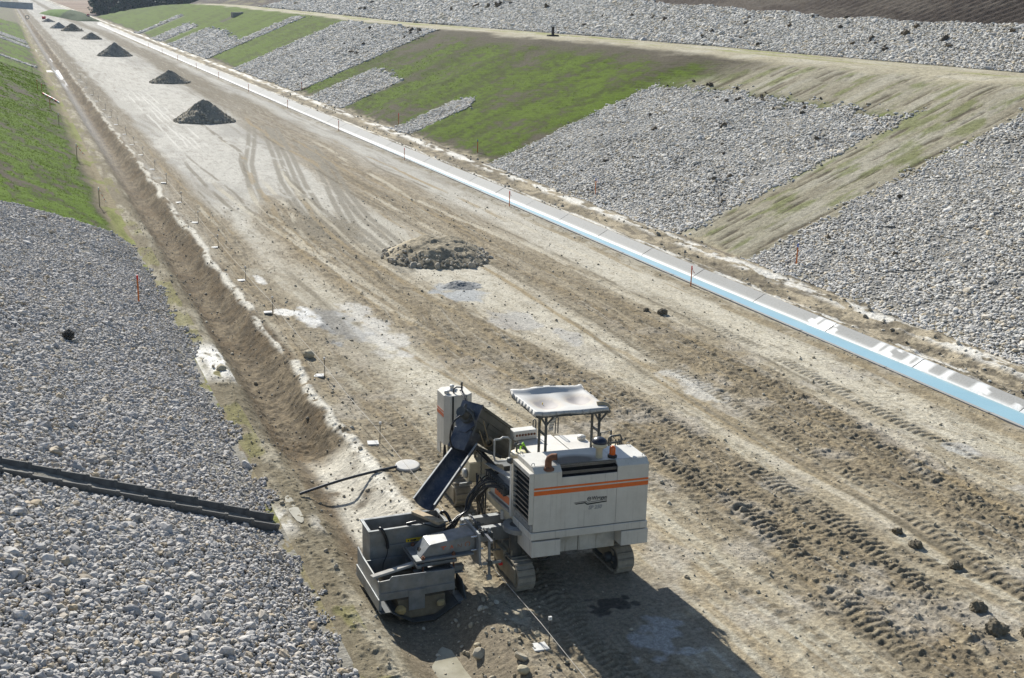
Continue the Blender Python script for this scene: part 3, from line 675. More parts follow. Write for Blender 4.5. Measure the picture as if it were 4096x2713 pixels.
while y < 372:
    L = 4.3; ny = 22 if y < 60 else 6
    ys = np.linspace(y, y + L - (.035 if y < 130 else .0), ny)
    Xg, Yg = np.meshgrid(px, ys); Zg = np.meshgrid(pz, ys)[0] + (rnd.uniform(-.006, .006) if y < 130 else 0)
    c = np.broadcast_to(np.array([.29, .285, .268], np.float32), Xg.shape + (3,)).copy() * rnd.uniform(.93, 1.05)
    c = mixc(c, [.28, .28, .27], ss(.5, .7, fbm(Xg * 2, Yg * .7, 221, 4)) * .5)
    sp = (Yg > 21) & (Yg < 33.2)
    blk = (fbm(Yg * 1.15, Yg * 0 + 2, 223, 2) > .47) & (fbm(Yg * 6, Xg * 2, 225, 2) > .40) & (Xg > 24.4) & sp
    c = np.where(blk[..., None], np.array([.62, .62, .60], np.float32), c)
    d = Zg - np.minimum(wl(Yg), 1); c = mixc(c, [.6, .6, .58], np.exp(-((d - .018) / .02) ** 2) * (Xg > 24.2) * .9 * (Yg < 95))
    c = np.where((pz < -.3)[None, :, None], np.array([.25, .24, .22], np.float32), c)
    V.append(np.stack([Xg, Yg, Zg], -1).reshape(-1, 3)); F.append(grid_faces(ny, len(px)) + k0); k0 += Xg.size
    CC.append(c.reshape(-1, 3)); WW.append((blk * .8 + np.exp(-((d - .02) / .05) ** 2) * .4).ravel())
    y += L
mesh = mesh_np('concrete_gutter', np.concatenate(V), np.concatenate(F), [M_gut], {'col': np.concatenate(CC), 'wet': np.concatenate(WW)}, smooth=False)
tag(mesh, 'long pale concrete gutter along the foot of the far slope, holding blue water', 'gutter')
M_wat, n_, l_, b_ = mat('milky blue water')
g_ = n_.new('ShaderNodeNewGeometry'); q_ = noise(n_, l_, .5, 3, g_.outputs['Position'])
l_.new(ramp(n_, l_, q_.outputs['Fac'], [(.3, (.22, .37, .42)), (.7, (.27, .42, .46))]).outputs['Color'], b_.inputs['Base Color'])
b_.inputs['Roughness'].default_value = .08; b_.inputs['Specular IOR Level'].default_value = .5
ys = np.arange(10.6, 98, .7); V = np.array([[(xx, yy, wl(yy)) for xx in (23.68, 24.2, 24.66)] for yy in ys]).reshape(-1, 3)
tag(mesh_np('water', V, grid_faces(len(ys), 3), [M_wat], smooth=True), kind='structure')
M_pud, n_, l_, b_ = mat('chalky standing water')
g_ = n_.new('ShaderNodeNewGeometry'); q_ = noise(n_, l_, 2.5, 4, g_.outputs['Position'])
l_.new(ramp(n_, l_, q_.outputs['Fac'], [(.35, (.27, .245, .175)), (.65, (.40, .37, .28))]).outputs['Color'], b_.inputs['Base Color']); b_.inputs['Roughness'].default_value = .16
def puddle(cx, cy, rx, ry, z, s):
    t = np.linspace(0, 2 * np.pi, 40, endpoint=False); k = .75 + .5 * fbm(np.cos(t) * 1.5 + s, np.sin(t) * 1.5, 231, 3)
    v = np.concatenate([[[cx, cy, z]], np.stack([cx + rx * k * np.cos(t), cy + ry * k * np.sin(t), t * 0 + z], 1)])
    f = [(0, i + 1, (i + 1) % 40 + 1) for i in range(40)]
    tag(mesh_np('puddle', v, f, [M_pud]), kind='structure')
puddle(5.98, 15.4, .62, 2.0, -.285, 1); puddle(4.80, 23.35, .11, .75, H(4.80, 23.35) + .022, 4)

# ------------------------------------------------------------------ half-round drain of concrete elements stepping down the left stone bank
sa = math.atan(.385); um = MB(); L_ = .56
u_out = [(-.30, .06), (-.245, .06), (-.19, -.24), (.19, -.24), (.245, .06), (.30, .06), (.27, -.31), (-.27, -.31)]
um.prism(u_out, lambda p: (0, p[0], p[1]), lambda p: (L_, p[0], p[1]))
um.mi = 0; um.prism([(-.315, .075), (-.24, .075), (-.185, -.23), (.185, -.23), (.24, .075), (.315, .075), (.29, -.33), (-.29, -.33)], lambda p: (L_ - .07, p[0], p[1]), lambda p: (L_ + .005, p[0], p[1]))
seg0 = um.build('drain_element', C_conc_d, bev=.008)
ORD = ['lowest', 'second', 'third', 'fourth', 'fifth', 'sixth', 'seventh', 'eighth', 'ninth', 'tenth', 'eleventh', 'twelfth', 'thirteenth', 'fourteenth', 'fifteenth', 'sixteenth', 'seventeenth', 'eighteenth', 'nineteenth', 'twentieth']
NSEG = 13
for k in range(NSEG):
    o = seg0 if k == 0 else copy_tree(seg0)
    x = 4.28 - k * .50
    bend = -.05 * ss(2.4, .2, np.array(x)) 
    o.location = (x, CHY + rnd.uniform(-.008, .008), max(0, (XL - x)) * .385 + .13 + float(bend) * .6)
    o.rotation_euler = (0, sa - .055 + rnd.uniform(-.015, .015), math.pi + rnd.uniform(-.012, .012))
    o.rotation_euler = (0, sa - .06 + rnd.uniform(-.015, .015), rnd.uniform(-.012, .012))
    o.location.x -= L_ * math.cos(sa); o.location.z += L_ * math.sin(sa) - .1
    tag(o, ('lowest grey concrete drain element, its open mouth facing the trench' if k == 0 else 'grey concrete drain element in the stone bank, %s up from the mouth' % ORD[k]), 'drain element', 'concrete drain elements stepping down the stone bank')

# ------------------------------------------------------------------ earth heaps
def heap(cx, cy, rx, ry, h, seed, col, label, plateau=0., lean=0., nst=500, ssz=.05):
    nr, na = 46, 120
    r, t = np.meshgrid(np.linspace(0, 1, nr), np.linspace(0, 2 * np.pi, na))
    out = 1 + .22 * (fbm(np.cos(t) * 1.3 + seed, np.sin(t) * 1.3, 241, 4) - .5)
    X = r * rx * np.cos(t) * out; Y = r * ry * np.sin(t) * out
    z = h * np.clip(1.04 - r, 0, 1); z = smin(z, np.full_like(z, h * (1 - plateau)), .05 + plateau * .35) if plateau else smin(z, np.full_like(z, h * .99), .12)
    z = z * np.clip((1 - r) * 6, 0, 1) ** .3 if False else z
    z = z + lean * Y * (1 - r) + np.clip(1 - r, 0, .3) * (1.1 * h * (fbm(X * 1.6 + seed, Y * 1.6, 243, 5, .6) - .5)) + .04 * (fbm(X * 7 + seed, Y * 7, 245, 3) - .5)
    z = np.where(r > .985, -.12, z)
    c = np.broadcast_to(np.array(col, np.float32), X.shape + (3,)).copy()
    c = mixc(c, np.array(col) * .62, ss(.45, .65, fbm(X * 3, Y * 3 + seed, 247, 4, .6)) * .8)
    if plateau: c = mixc(c, [.47, .41, .30], ss(.25, .55, (Y / ry) + .35 * (fbm(X, Y, 249, 3) - .5)) * .9)
    v = np.stack([X, Y, z], -1).reshape(-1, 3)
    i = np.arange(na * nr).reshape(na, nr); j = np.roll(i, -1, 0)
    f = np.stack([i[:, :-1], i[:, 1:], j[:, 1:], j[:, :-1]], -1).reshape(-1, 4)
    o = mesh_np('earth_heap', v, f, [M_road], {'col': c.reshape(-1, 3), 'wet': np.zeros(v.shape[0])})
    o.location = (cx, cy, HR(cx, cy) + .01)
    tag(o, label, 'heap', 'heaps of earth tipped along the road bed')
    rr = np.sqrt(RNG.random(nst)); tt = RNG.uniform(0, 6.28, nst); oo = 1 + .22 * (fbm(np.cos(tt) * 1.3 + seed, np.sin(tt) * 1.3, 241, 4) - .5)
    rr = np.clip(rr * 1.03, .12, 1.05); x = rr * rx * np.cos(tt) * oo; y = rr * ry * np.sin(tt) * oo
    zz = np.minimum(h * np.clip(1.04 - rr, 0.0, 1), h * (1 - plateau * .9)) + lean * y * (1 - rr) + .01
    sz = ssz * np.exp(RNG.normal(0, .45, nst)) * (.55 + .9 * rr ** 3); 
    if plateau: k = ((y < ry * .2) & (rr > .55)) | (rr > .97); x, y, zz, sz = x[k], y[k], zz[k], sz[k]
    tag(scatter('lumps', np.stack([x, y, zz], 1), np.clip(sz, .01, .17), T_heap, 5, 1.2, o), kind='stuff')
T_heap = stone_tree('heap lumps', stone_mat('lumps of grey earth', [(.38, .335, .265), (.46, .41, .33), (.31, .275, .215), (.52, .47, .385), (.36, .32, .25)]), 5, 2, (1, .9, .75), .55, seed=5)
gcol = (.35, .315, .25)
heap(15.75, 46.6, 2.2, 2.5, 1.15, 1, (.34, .295, .215), 'nearest low earth heap with a flattened top and lumps along its foot', .42, .0, 520, .04)
heap(14.45, 101.4, 2.35, 2.3, 1.72, 2, gcol, 'steep dark cone of earth, second from the paver')
heap(16.8, 143.2, 2.1, 2.0, 1.4, 3, gcol, 'dark earth heap with a lopsided shoulder, third from the paver', 0, .05)
heap(15.4, 198.6, 2.6, 2.4, 1.95, 4, (.35, .325, .275), 'tall grey earth cone, fourth from the paver')
heap(15.85, 259.4, 2.0, 2.0, 1.35, 5, gcol, 'brownish earth cone, fifth heap along the road bed', nst=200)
heap(14.4, 303.4, 2.4, 2.2, 1.75, 6, (.35, .29, .21), 'brown earth cone close behind the bluish grey one', nst=200)
heap(12.3, 321.4, 2.1, 2.0, 1.4, 7, (.33, .33, .315), 'bluish grey earth cone, last but one down the road', nst=150)
heap(11.7, 373.5, 1.8, 1.8, 1.0, 8, (.3, .28, .25), 'farthest small dark heap where the road bed ends', nst=100)
# the squashed heap of blue grey slurry mud
nr, na = 60, 60
X, Y = np.meshgrid(np.linspace(-1.15, 1.05, na), np.linspace(-.75, .75, nr))
e = 1 - np.sqrt((X / 1.05) ** 2 + (Y / .6) ** 2) + (fbm(X * 1.6, Y * 1.6, 251, 4) - .5) * .9
z = .22 * np.clip(e, -.3, .7) + .16 * np.clip(e, 0, .5) * (fbm(X * 6, Y * 6, 253, 4, .6) - .35) * 2
v = np.stack([X, Y, z - .03], -1).reshape(-1, 3); c = mixc(np.broadcast_to(np.array([.21, .215, .215], np.float32), X.shape + (3,)), [.33, .33, .32], ss(.45, .65, fbm(X * 4, Y * 3, 255, 3)))
o = mesh_np('mud_lump', v, grid_faces(nr, na), [M_road], {'col': c.reshape(-1, 3), 'wet': np.full(len(v), .3)}); o.location = (14.95, 41.3, HR(14.95, 41.3) + .02)
tag(o, 'low squashed lump of blue grey slurry in front of the nearest heap', 'mud')

# ------------------------------------------------------------------ boulders and big clods
def boulder(x, y, r, m, label, cat, z=None, sq=.75, group=None):
    bm = bmesh.new(); bmesh.ops.create_icosphere(bm, subdivisions=3 if cat == 'boulder' else 4, radius=r); s = rnd.random() * 40
    for v in bm.verts:
        p = np.array(v.co) / r; k = (.72 + .6 * float(fbm(np.array([p[0] * 1.1 + s]), np.array([p[1] * 1.1 + p[2] * 1.3]), 261, 4)[0])) if cat == 'boulder' else .5 + 1.1 * float(fbm(np.array([p[0] * 1.9 + s]), np.array([p[1] * 1.9 + p[2] * 2.3]), 261, 4, .7)[0]); v.co *= k; v.co.z *= sq
    me = bpy.data.meshes.new('x'); bm.to_mesh(me); bm.free()
    o = link('boulder' if cat == 'boulder' else 'earth_clod', me, None, [m]); me.name = o.name
    o.location = (x, y, (HR(x, y) if z is None else z) + r * sq * .45); o.rotation_euler = (rnd.uniform(-.2, .2), rnd.uniform(-.2, .2), rnd.random() * 6)
    return tag(o, label, cat, group)
M_bould = plain('buff rock', (.40, .345, .235), .9, 0, .3, 9., .6); M_dclod = plain('dark clod', (.15, .125, .085), .95, 0, .35, 16., .8); M_dark = plain('black lump', (.04, .036, .03), .95, 0, .4, 20., .6)
boulder(7.55, 34.0, .17, M_bould, 'pale buff boulder on the crawler track between two line pins', 'boulder')
boulder(4.95, 33.6, .13, M_bould, 'buff stone beside the white lime patch at the toe of the bank', 'boulder')
boulder(20.2, 35.4, .16, M_dclod, 'single dark clod alone in the right haul lane', 'clod')
boulder(19.85, 35.9, .10, M_dclod, 'small clod just left of the lone dark clod in the haul lane', 'clod')
for x, y, r, t in ((16.2, 18.15, .11, 'uppermost clod of the row of dark clods at lower right'), (16.12, 17.5, .12, 'second clod of the row of dark clods at lower right'), (16.25, 16.5, .12, 'third clod, flat, of the row of dark clods at lower right'), (15.45, 15.0, .14, 'biggest clod of the row of dark clods, casting a clear shadow'), (15.15, 14.25, .16, 'round clod at the lower end of the row at lower right'), (15.65, 13.95, .17, 'clod at the frame edge right of the round clod')):
    boulder(x, y, r, M_dclod, t, 'clod', group='row of dark clods on the road bed')
boulder(.92, 33.4, .15, M_dark, 'black lump of earth lying alone on the near stone bank', 'clod', z=H(.92, 33.4) + .1)
boulder(6.55, 17.05, .06, M_bould, 'whitish round stone on the spoil between trench and line pin', 'boulder', z=H(6.55, 17.05))
boulder(6.85, 15.75, .10, M_bould, 'long pale stone on the spoil heap beside the nearest pin', 'boulder', z=H(6.85, 15.75) + .05)
x, y = jitter(6.35, 7.7, 13.2, 18.2, .15); k = RNG.random(len(x)) < .55; x, y = x[k], y[k]
sz = np.clip(.028 * np.exp(RNG.normal(0, .6, len(x))), .012, .12)
tag(scatter('spoil', np.stack([x, y, road_z(x, y) + sz * .3], 1), sz, stone_tree('spoil stones', stone_mat('spoil stone', [(.33, .28, .19), (.42, .37, .28), (.25, .21, .14), (.50, .46, .38)]), 5, 2, seed=6), 5), 'stony spoil heaped beside the trench around the nearest pin', 'spoil', kind='stuff')

# ------------------------------------------------------------------ line pins
def pin_proto():
    t = empty('guide_pin', (0, 0, 0))
    MB().tube([(0, 0, -.1), (0, 0, .52)], .011, 8).build('rod', C_dsteel, t)
    MB().box(-.028, .028, -.022, .022, .50, .56).cyl((0, -.05, .53), (0, .05, .53), .014, 8).build('clamp', C_plate, t)
    MB().tube([(0, 0, .47), (-.14, 0, .475), (-.16, 0, .49)], .007, 6).build('line_arm', C_dsteel, t)
    MB().box(-.30, -.03, -.13, .13, .005, .045).build('base_plate', C_plate, t, .004)
    return t
PY = [16.45, 26.5, 32.0, 39.3, 44.4, 50.7, 56.4, 62.4, 68.6, 74.3, 81.1, 86.7, 92.8, 99.7, 105.4, 111.8, 120.4, 127.1, 137, 148.2]
pp = pin_proto()
for k, yy in enumerate(PY):
    t = pp if k == 0 else copy_tree(pp)
    xx = 7.58 + rnd.uniform(-.03, .03)
    t.location = (xx, yy, HR(xx - .1, yy) - .005); t.rotation_euler = (rnd.uniform(-.03, .03), rnd.uniform(-.03, .03), rnd.uniform(-.35, .35))
    tag(t, 'nearest string line pin with its plate sunk in the stony spoil' if k == 0 else 'black string line pin with pale plate beside the trench, %s from the paver' % (['first'] + ORD[1:])[k - 1], 'line pin', 'string line pins along the trench')
lp = [(7.44, yy, HR(7.48, yy) + .475) for yy in PY[:12]]; lp = [(7.44, 10.8, .5)] + lp
lt = []
for a, b in zip(lp[:-1], lp[1:]):
    lt += [tuple(np.array(a) + (np.array(b) - np.array(a)) * t - np.array([0, 0, .05 * 4 * t * (1 - t)])) for t in (0, .25, .5, .75)]
tag(MB().tube(lt + [lp[-1]], .0055, 5).build('guide_string', plain('grey cord', (.45, .42, .36), .8)), 'thin grey guide string stretched along the line pins', 'string')

# ------------------------------------------------------------------ timber stakes
def stake(x, y, z, h, m, label, cat, group, ribbon=None, top=None, lean=(0, 0)):
    t = empty('survey_stake', (x, y, z), label, cat, group); t.rotation_euler = (lean[0], lean[1], rnd.uniform(-.5, .5))
    loc = t.location
    MB().box(x - .02, x + .02, y - .02, y + .02, z - .15, z + h).build('post', m, t)
    if top: MB().box(x - .023, x + .023, y - .023, y + .023, z + h - .14, z + h + .004).build('painted_top', top, t)
    if ribbon:
        b = MB(); n = 6
        p0 = Vector((x + .02, y, z + h - .1)); d = Vector(ribbon); wd = .05
        for i in range(n):
            b.mi = i % 2; a = p0 + d * (i / n) + Vector((0, 0, -.05 * math.sin(i / n * 3))); c = p0 + d * ((i + 1) / n) + Vector((0, 0, -.05 * math.sin((i + 1) / n * 3)))
            b._add([a + Vector((0, -.004, 0)), c + Vector((0, -.004, 0)), c + Vector((0, -.004, wd)), a + Vector((0, -.004, wd)), a + Vector((0, .004, 0)), c + Vector((0, .004, 0)), c + Vector((0, .004, wd)), a + Vector((0, .004, wd))],
                   [(0, 1, 2, 3), (7, 6, 5, 4), (0, 4, 5, 1), (3, 2, 6, 7)])
        b.build('warning_ribbon', [C_red, C_white], t)
    return t
g1 = 'orange stakes along the concrete gutter'
for k, (yy, rb) in enumerate([(38.6, (.10, 0, -.18)), (56.9, (.08, 0, -.16)), (75, None), (92, None), (110.6, None), (130, None), (149.5, None), (168, None), (187, None), (206, None), (226, None)]):
    stake(23.2, yy, HR(23.2, yy), .78, C_orange, 'orange timber stake beside the gutter where the water is widest' if k == 0 else 'orange timber stake beside the gutter, %s counting from the paver end' % ORD[k], 'stake', g1, rb, C_red)
g2 = 'stakes at the foot of the far slope'
for x, y, lb, rb, tp, m in ((28.75, 39.8, 'stake with blue top and red ribbon in the stone right of the earth strip', (.07, 0, -.22), C_blue, C_orange), (28.7, 58.2, 'stake with blue top and ribbon in the broad field of stone', (.12, 0, -.12), C_blue, C_orange),
                            (28.6, 76, 'red and white banded stake in the turf left of the broad stone field', (.02, 0, -.42), C_blue, C_orange), (28.75, 94.5, 'red and white banded stake beside the rounded stone tongue', (.02, 0, -.42), C_red, C_orange),
                            (28.4, 120.5, 'plain thin stake at the foot of the squat stone block', None, None, C_wood), (28.5, 128.6, 'thin stake at the corner of the long stone panel', None, C_red, C_orange)):
    stake(x, y, H(x, y), .85, m, lb, 'stake', g2, rb, tp)
g3 = 'stakes on the left bank'
for x, y, lb, rb, tp, m in ((3.4, 40.8, 'orange stake with red top standing in the near stone bank', (.10, 0, -.12), C_red, C_orange), (3.5, 60, 'stake with a slanting red and white board, nearest one on the left turf', (.28, -.1, -.62), C_white, C_wood),
                            (3.4, 77, 'stake with a slanting red and white board, farther one on the left turf', (.42, -.1, -.60), C_white, C_wood), (3.15, 95.7, 'dark stake with a short ribbon high on the left turf', (-.12, 0, -.3), C_white, C_wood),
                            (3.0, 109, 'thin brown stake on the left turf past the ribboned ones', None, None, C_orange), (2.75, 121.5, 'thin brown stake beside fallen red and white tape', None, C_red, C_orange), (2.45, 125, 'second thin brown stake beside the fallen tape', None, C_red, C_orange), (2.5, 148, 'thin stake on the distant left turf', None, None, C_wood)):
    stake(x, y, H(x, y), .95, m, lb, 'stake', g3, rb, tp)
tp = MB()
for i in range(8):
    tp.mi = i % 2; a = Vector((2.75 + .16 * i, 119.5 - .25 * i, H(2.75 + .16 * i, 119.5 - .25 * i) + .25 - .02 * i)); tp.bar(a, Vector((2.75 + .16 * (i + 1), 119.5 - .25 * (i + 1), H(2.75 + .16 * (i + 1), 119.5 - .25 * (i + 1)) + .23 - .02 * i)), .1, .14)
tag(tp.build('barrier_board', [C_red, C_white]), 'red and white barrier board lying on the left turf between thin stakes', 'board')

# ------------------------------------------------------------------ lid, black pipe, bench post, gully mouth
dm = MB().lathe((0, 0, 0), [(0, .075), (.24, .08), (.27, .078), (.285, .06), (.285, .02), (.26, 0), (0, 0)], 40); lid = dm.build('lid', plain('chalky white disc', (.45, .44, .42), .7, 0, .2, 8., .2, .3, 0, (.35, .3, .22), .5)); lid.location = (7.72, 24.75, HR(7.7, 24.75) + .02); lid.rotation_euler = (.05, -.04, .3)
tag(lid, 'round white lid lying on the mud at the end of the black pipe', 'lid')
pz0 = H(5.1, 24.1) + .06
pts = [(5.08 + 2.37 * t, 24.05 + .68 * t, pz0 + (.06 - pz0 + HR(7.4, 24.7)) * t + .05 * math.sin(t * 3.1)) for t in np.linspace(0, 1, 14)]
tag(MB().tube(pts, .031, 12).build('pipe', plain('black plastic pipe', (.03, .034, .042), .35, 0, .3)), 'black plastic pipe bridging the trench towards the white lid', 'pipe')
bp = empty('bench_post', (46.3, 104, H(46.3, 104)), 'short dark post on a flat foot standing on the bench', 'post')
MB().box(46.2, 46.4, 103.9, 104.1, H(46.3, 104) + .12, H(46.3, 104) + .85).build('post', M_dark, bp); MB().box(45.8, 46.8, 103.7, 104.3, H(46.3, 104) - .1, H(46.3, 104) + .13).build('foot', M_dark, bp, .05)
hx, hy = 40.6, 239.0; hz = H(hx, hy)
hw = empty('gully_mouth', (hx, hy, hz), 'small concrete gully mouth with a dark opening high on the distant turf', 'gully')
MB().box(hx - .6, hx + 1.4, hy - .9, hy - .5, hz - .6, hz + .75).box(hx - .6, hx + 1.4, hy + .5, hy + .9, hz - .6, hz + .75).box(hx + 1.0, hx + 1.5, hy - .5, hy + .5, hz - .4, hz + .85).build('side_wall', C_conc, hw)
MB().box(hx - .3, hx + 1.0, hy - .5, hy + .5, hz + .05, hz + .12).build('dark_floor', M_dark, hw)

# ------------------------------------------------------------------ the far end: wall, bank, sign, tank, trees
fw = empty('noise_wall', (4, 560, 0), 'long grey wall with a pale coping at the far end of the road', 'wall')
wp = [(-26, 640), (-10, 602), (2, 572), (11.5, 545)]
b1, b2 = MB(), MB(); k = 0
for (xa, ya), (xb, yb) in zip(wp[:-1], wp[1:]):
    n = max(2, int(math.hypot(xb - xa, yb - ya) / 5))
    for i in range(n):
        a = Vector((xa + (xb - xa) * i / n, ya + (yb - ya) * i / n, 0)); c = Vector((xa + (xb - xa) * (i + .96) / n, ya + (yb - ya) * (i + .96) / n, 0))
        b1.bar(a + Vector((0, 0, 1.1)), c + Vector((0, 0, 1.1)), .3, 2.6); b2.bar(a + Vector((0, 0, 2.5)), c + Vector((0, 0, 2.5)), .8, .22)
b1.build('panels', plain('grey wall concrete', (.33, .36, .38), .9, 0, .15, .5), fw); b2.build('coping', plain('pale coping', (.6, .6, .58), .9), fw)
t, q = np.meshgrid(np.linspace(0, 1, 60), np.linspace(-1, 1, 24)); 
ax = np.interp(t, [0, .5, 1], [20.6, 17.5, 11.5]); ay = np.interp(t, [0, .5, 1], [384, 425, 488])
mx = ax + 2.6 + q * 3.6 + (fbm(t * 8, q * 2, 271, 3) - .5); mz = 2.7 * np.clip(1 - q ** 2, 0, 1) ** .8 * np.sin(np.clip(t * 1.05, 0, 1) * np.pi) ** .5 + .4 * (fbm(t * 14, q * 3, 273, 3) - .5) - .25
mc = mixc(np.broadcast_to(np.array([.035, .06, .02], np.float32), t.shape + (3,)), [.09, .16, .02], ss(.42, .6, t + (fbm(t * 5, q, 275, 3) - .5) * .4))
tag(mesh_np('knoll', np.stack([mx, ay, mz], -1).reshape(-1, 3), grid_faces(24, 60), [M_slope], {'col': mc.reshape(-1, 3), 'wet': np.zeros(t.size)}), kind='structure')
sg = empty('road_sign', (23.4, 392, 0), 'round red no entry sign at the far end of the gutter', 'sign')
MB().cyl((23.4, 392, -.2), (23.4, 392, 1.3), .05, 8).build('pole', C_steel, sg); MB().lathe((23.4, 391.9, 1.5), [(0, 0), (.45, 0), (.45, .04), (0, .04)], 28, 'y').build('disc', C_red, sg); MB().box(23.08, 23.72, 391.85, 391.895, 1.42, 1.58).build('bar', C_white, sg)
rt = empty('fuel_tank', (11.3, 402, 0), 'small red skid tank standing on the far end of the road bed', 'tank')
MB().lathe((10.75, 402, .5), [(0, 0), (.3, .02), (.42, .12), (.42, 1.0), (.3, 1.1), (0, 1.12)], 16, 'x').build('shell', C_red, rt); MB().box(10.8, 11.8, 401.6, 401.75, -.02, .12).box(10.8, 11.8, 402.25, 402.4, -.02, .12).build('skid', C_dsteel, rt)
bk = empty('concrete_ring', (6.6, 398, 0), 'pale upright concrete ring standing on the far road bed', 'ring')
MB().lathe((6.6, 398, .62), [(.6, 0), (.6, .5), (.42, .5), (.42, 0), (.6, 0)], 24, 'y').build('shell', C_conc, bk)
M_leaf, n_, l_, b_ = mat('dense foliage'); a_ = n_.new('ShaderNodeAttribute'); a_.attribute_name = 'tone'
r_l = ramp(n_, l_, a_.outputs['Fac'], [(0, (.024, .047, .030)), (.6, (.040, .075, .040)), (1, (.07, .11, .045))])  # some blue of the distant haze is put into the leaf colour
l_.new(r_l.outputs['Color'], b_.inputs['Base Color']); b_.inputs['Roughness'].default_value = .7; b_.inputs['Specular IOR Level'].default_value = .2
M_leaf2 = M_leaf.copy(); M_leaf2.name = 'yellowing foliage'
for e, c in zip([x for x in M_leaf2.node_tree.nodes if x.type == 'VALTORGB'][0].color_ramp.elements, ((.06, .07, .02), (.11, .115, .025), (.16, .15, .03))): e.color = (*c, 1)
M_bark = plain('bark', (.07, .055, .04), .95, 0, .3, 4.)
def crown_mesh(hh, wd, n, seed):
    g = np.random.default_rng(seed); nc = 26
    th = g.uniform(0, 6.28, nc); zz = g.uniform(.02, 1, nc) ** .8; rad = wd * np.sqrt(np.clip(1 - ((zz - .4) / .64) ** 2, .08, 1)) * g.uniform(.35, .8, nc)
    cc = np.stack([np.cos(th) * rad, np.sin(th) * rad, zz * hh], 1); cs = g.uniform(.22, .42, nc) * wd; ct = g.uniform(.1, .9, nc)
    k = g.integers(0, nc, n); d = g.normal(0, 1, (n, 3)); d /= np.linalg.norm(d, axis=1)[:, None]; p = cc[k] + d * cs[k][:, None] * g.uniform(.6, 1.08, (n, 1))
    a = g.normal(0, 1, (n, 3)); a /= np.linalg.norm(a, axis=1)[:, None]; b = np.cross(a, g.normal(0, 1, (n, 3))); b /= np.linalg.norm(b, axis=1)[:, None]
    s = g.uniform(.28, .6, (n, 1)); v = np.stack([p - a * s, p - b * s * .7, p + a * s, p + b * s * .7], 1).reshape(-1, 3)
    return v, np.arange(4 * n).reshape(-1, 4), np.repeat(np.clip(ct[k] + g.normal(0, .18, n), 0, 1), 4)
protos = []
for i, (hh, wd) in enumerate(((11, 4.2), (13, 3.6), (9, 4.6), (12, 5.0), (14, 2.3))):
    t = empty('broadleaf_tree' if i < 4 else 'poplar')
    b = MB().tube([(0, 0, -.5), (.1, 0, hh * .3), (-.1, .1, hh * .8)], .28, 8, True, .06)
    for q in range(6):
        a = q * 1.05 + i; b.tube([(0, 0, hh * (.25 + .07 * q)), (math.cos(a) * wd * .5, math.sin(a) * wd * .5, hh * (.42 + .07 * q))], .1, 6, True, .03)
    b.build('trunk', M_bark, t)
    v, f, tn = crown_mesh(hh, wd, 1500, 50 + i)
    mesh_np('crown', v, f, [M_leaf if i < 4 else M_leaf2], {'tone': tn}, smooth=False, parent=t)
    protos.append(t)
used = set(); g = np.random.default_rng(77)
spots = []
for row in range(4):
    for k in range(17):
        yy = 450 + row * 17 + g.uniform(-6, 6); xx = 30.5 + k * 5.4 + row * 1.5 + g.uniform(-2, 2)
        spots.append((xx, yy + (k * 1.2)))
for k, (xx, yy) in enumerate(spots):
    i = int(g.integers(0, 4)); 
    if k in (5, 11): i = 4
    t = copy_tree(protos[i]) if i in used else protos[i]; used.add(i)
    s = g.uniform(.75, 1.15); t.location = (xx, yy, H(xx, yy) - .2); t.scale = (s, s, s * g.uniform(.9, 1.1)); t.rotation_euler = (0, 0, g.uniform(0, 6.28))
    if i == 4: tag(t, 'slender yellowing poplar rising out of the dark wood', 'tree', 'yellowing poplars in the wood')
    else: tag(t, 'dark green broadleaf tree in the wood beyond the end of the cutting', 'tree', 'trees of the dark wood beyond the cutting')
for i in range(5):
    if i not in used:
        for ch in list(protos[i].children): bpy.data.objects.remove(ch)
        bpy.data.objects.remove(protos[i])

# ------------------------------------------------------------------ the air over the far end
hm = bpy.data.materials.new('thin blue haze'); hm.use_nodes = True; hn = hm.node_tree.nodes; hn.remove(hn['Principled BSDF'])
pvn = hn.new('ShaderNodeVolumePrincipled'); pvn.inputs['Color'].default_value = (.62, .74, .92, 1); pvn.inputs['Density'].default_value = .00014; pvn.inputs['Anisotropy'].default_value = .2
hm.node_tree.links.new(pvn.outputs[0], hn['Material Output'].inputs['Volume'])
o = MB().box(-2600, 2600, -200, 4600, -2.4, 36).build('haze', hm); tag(o, kind='stuff'); o['label'] = 'thin blue haze over the far end of the cutting'
# ------------------------------------------------------------------ the slip-form paver
P_white = plain('dusty off white paint', (.56, .53, .465), .5, 0, .07, 3., 0, .4, .55, (.20, .165, .11), .22)
P_top = plain('sooty off white paint', (.60, .58, .53), .45, 0, .06, 3., 0, .4, 0, (.2, .17, .12), .18)
P_cream = plain('cream paint', (.58, .51, .36), .55, 0, .1, 4., 0, .4, .3, (.2, .17, .12), .3)
P_grey = plain('stained skirt paint', (.46, .44, .39), .6, 0, .15, 3., 0, .4, .95, (.18, .15, .10), .55)
P_orange = plain('orange stripe paint', (.66, .13, .018), .45, 0, .12, 9.)
P_logo = plain('black lettering', (.02, .02, .022), .6); P_logog = plain('grey lettering', (.30, .30, .29), .6)
P_black = plain('painted shade of openings', (.012, .012, .012), .9)  # black colour painted as the shade inside vents, gaps and holes
P_trough = plain('dark olive steel', (.060, .062, .054), .6, .1, .3, 3., .1, .4, .4, (.2, .18, .14), .25)
P_chute = plain('worn blue black steel', (.042, .05, .072), .42, .3, .45, 3., .1, .5, .6, (.45, .43, .38), .3)
P_slat = plain('dusty louvre steel', (.17, .165, .155), .5, .3, .25, 8., 0, .4, 0, (.35, .3, .22), .5)
P_track = plain('mud caked crawler pads', (.30, .27, .215), .9, 0, .25, 7., .5, .2, .3, (.12, .1, .07), .6)
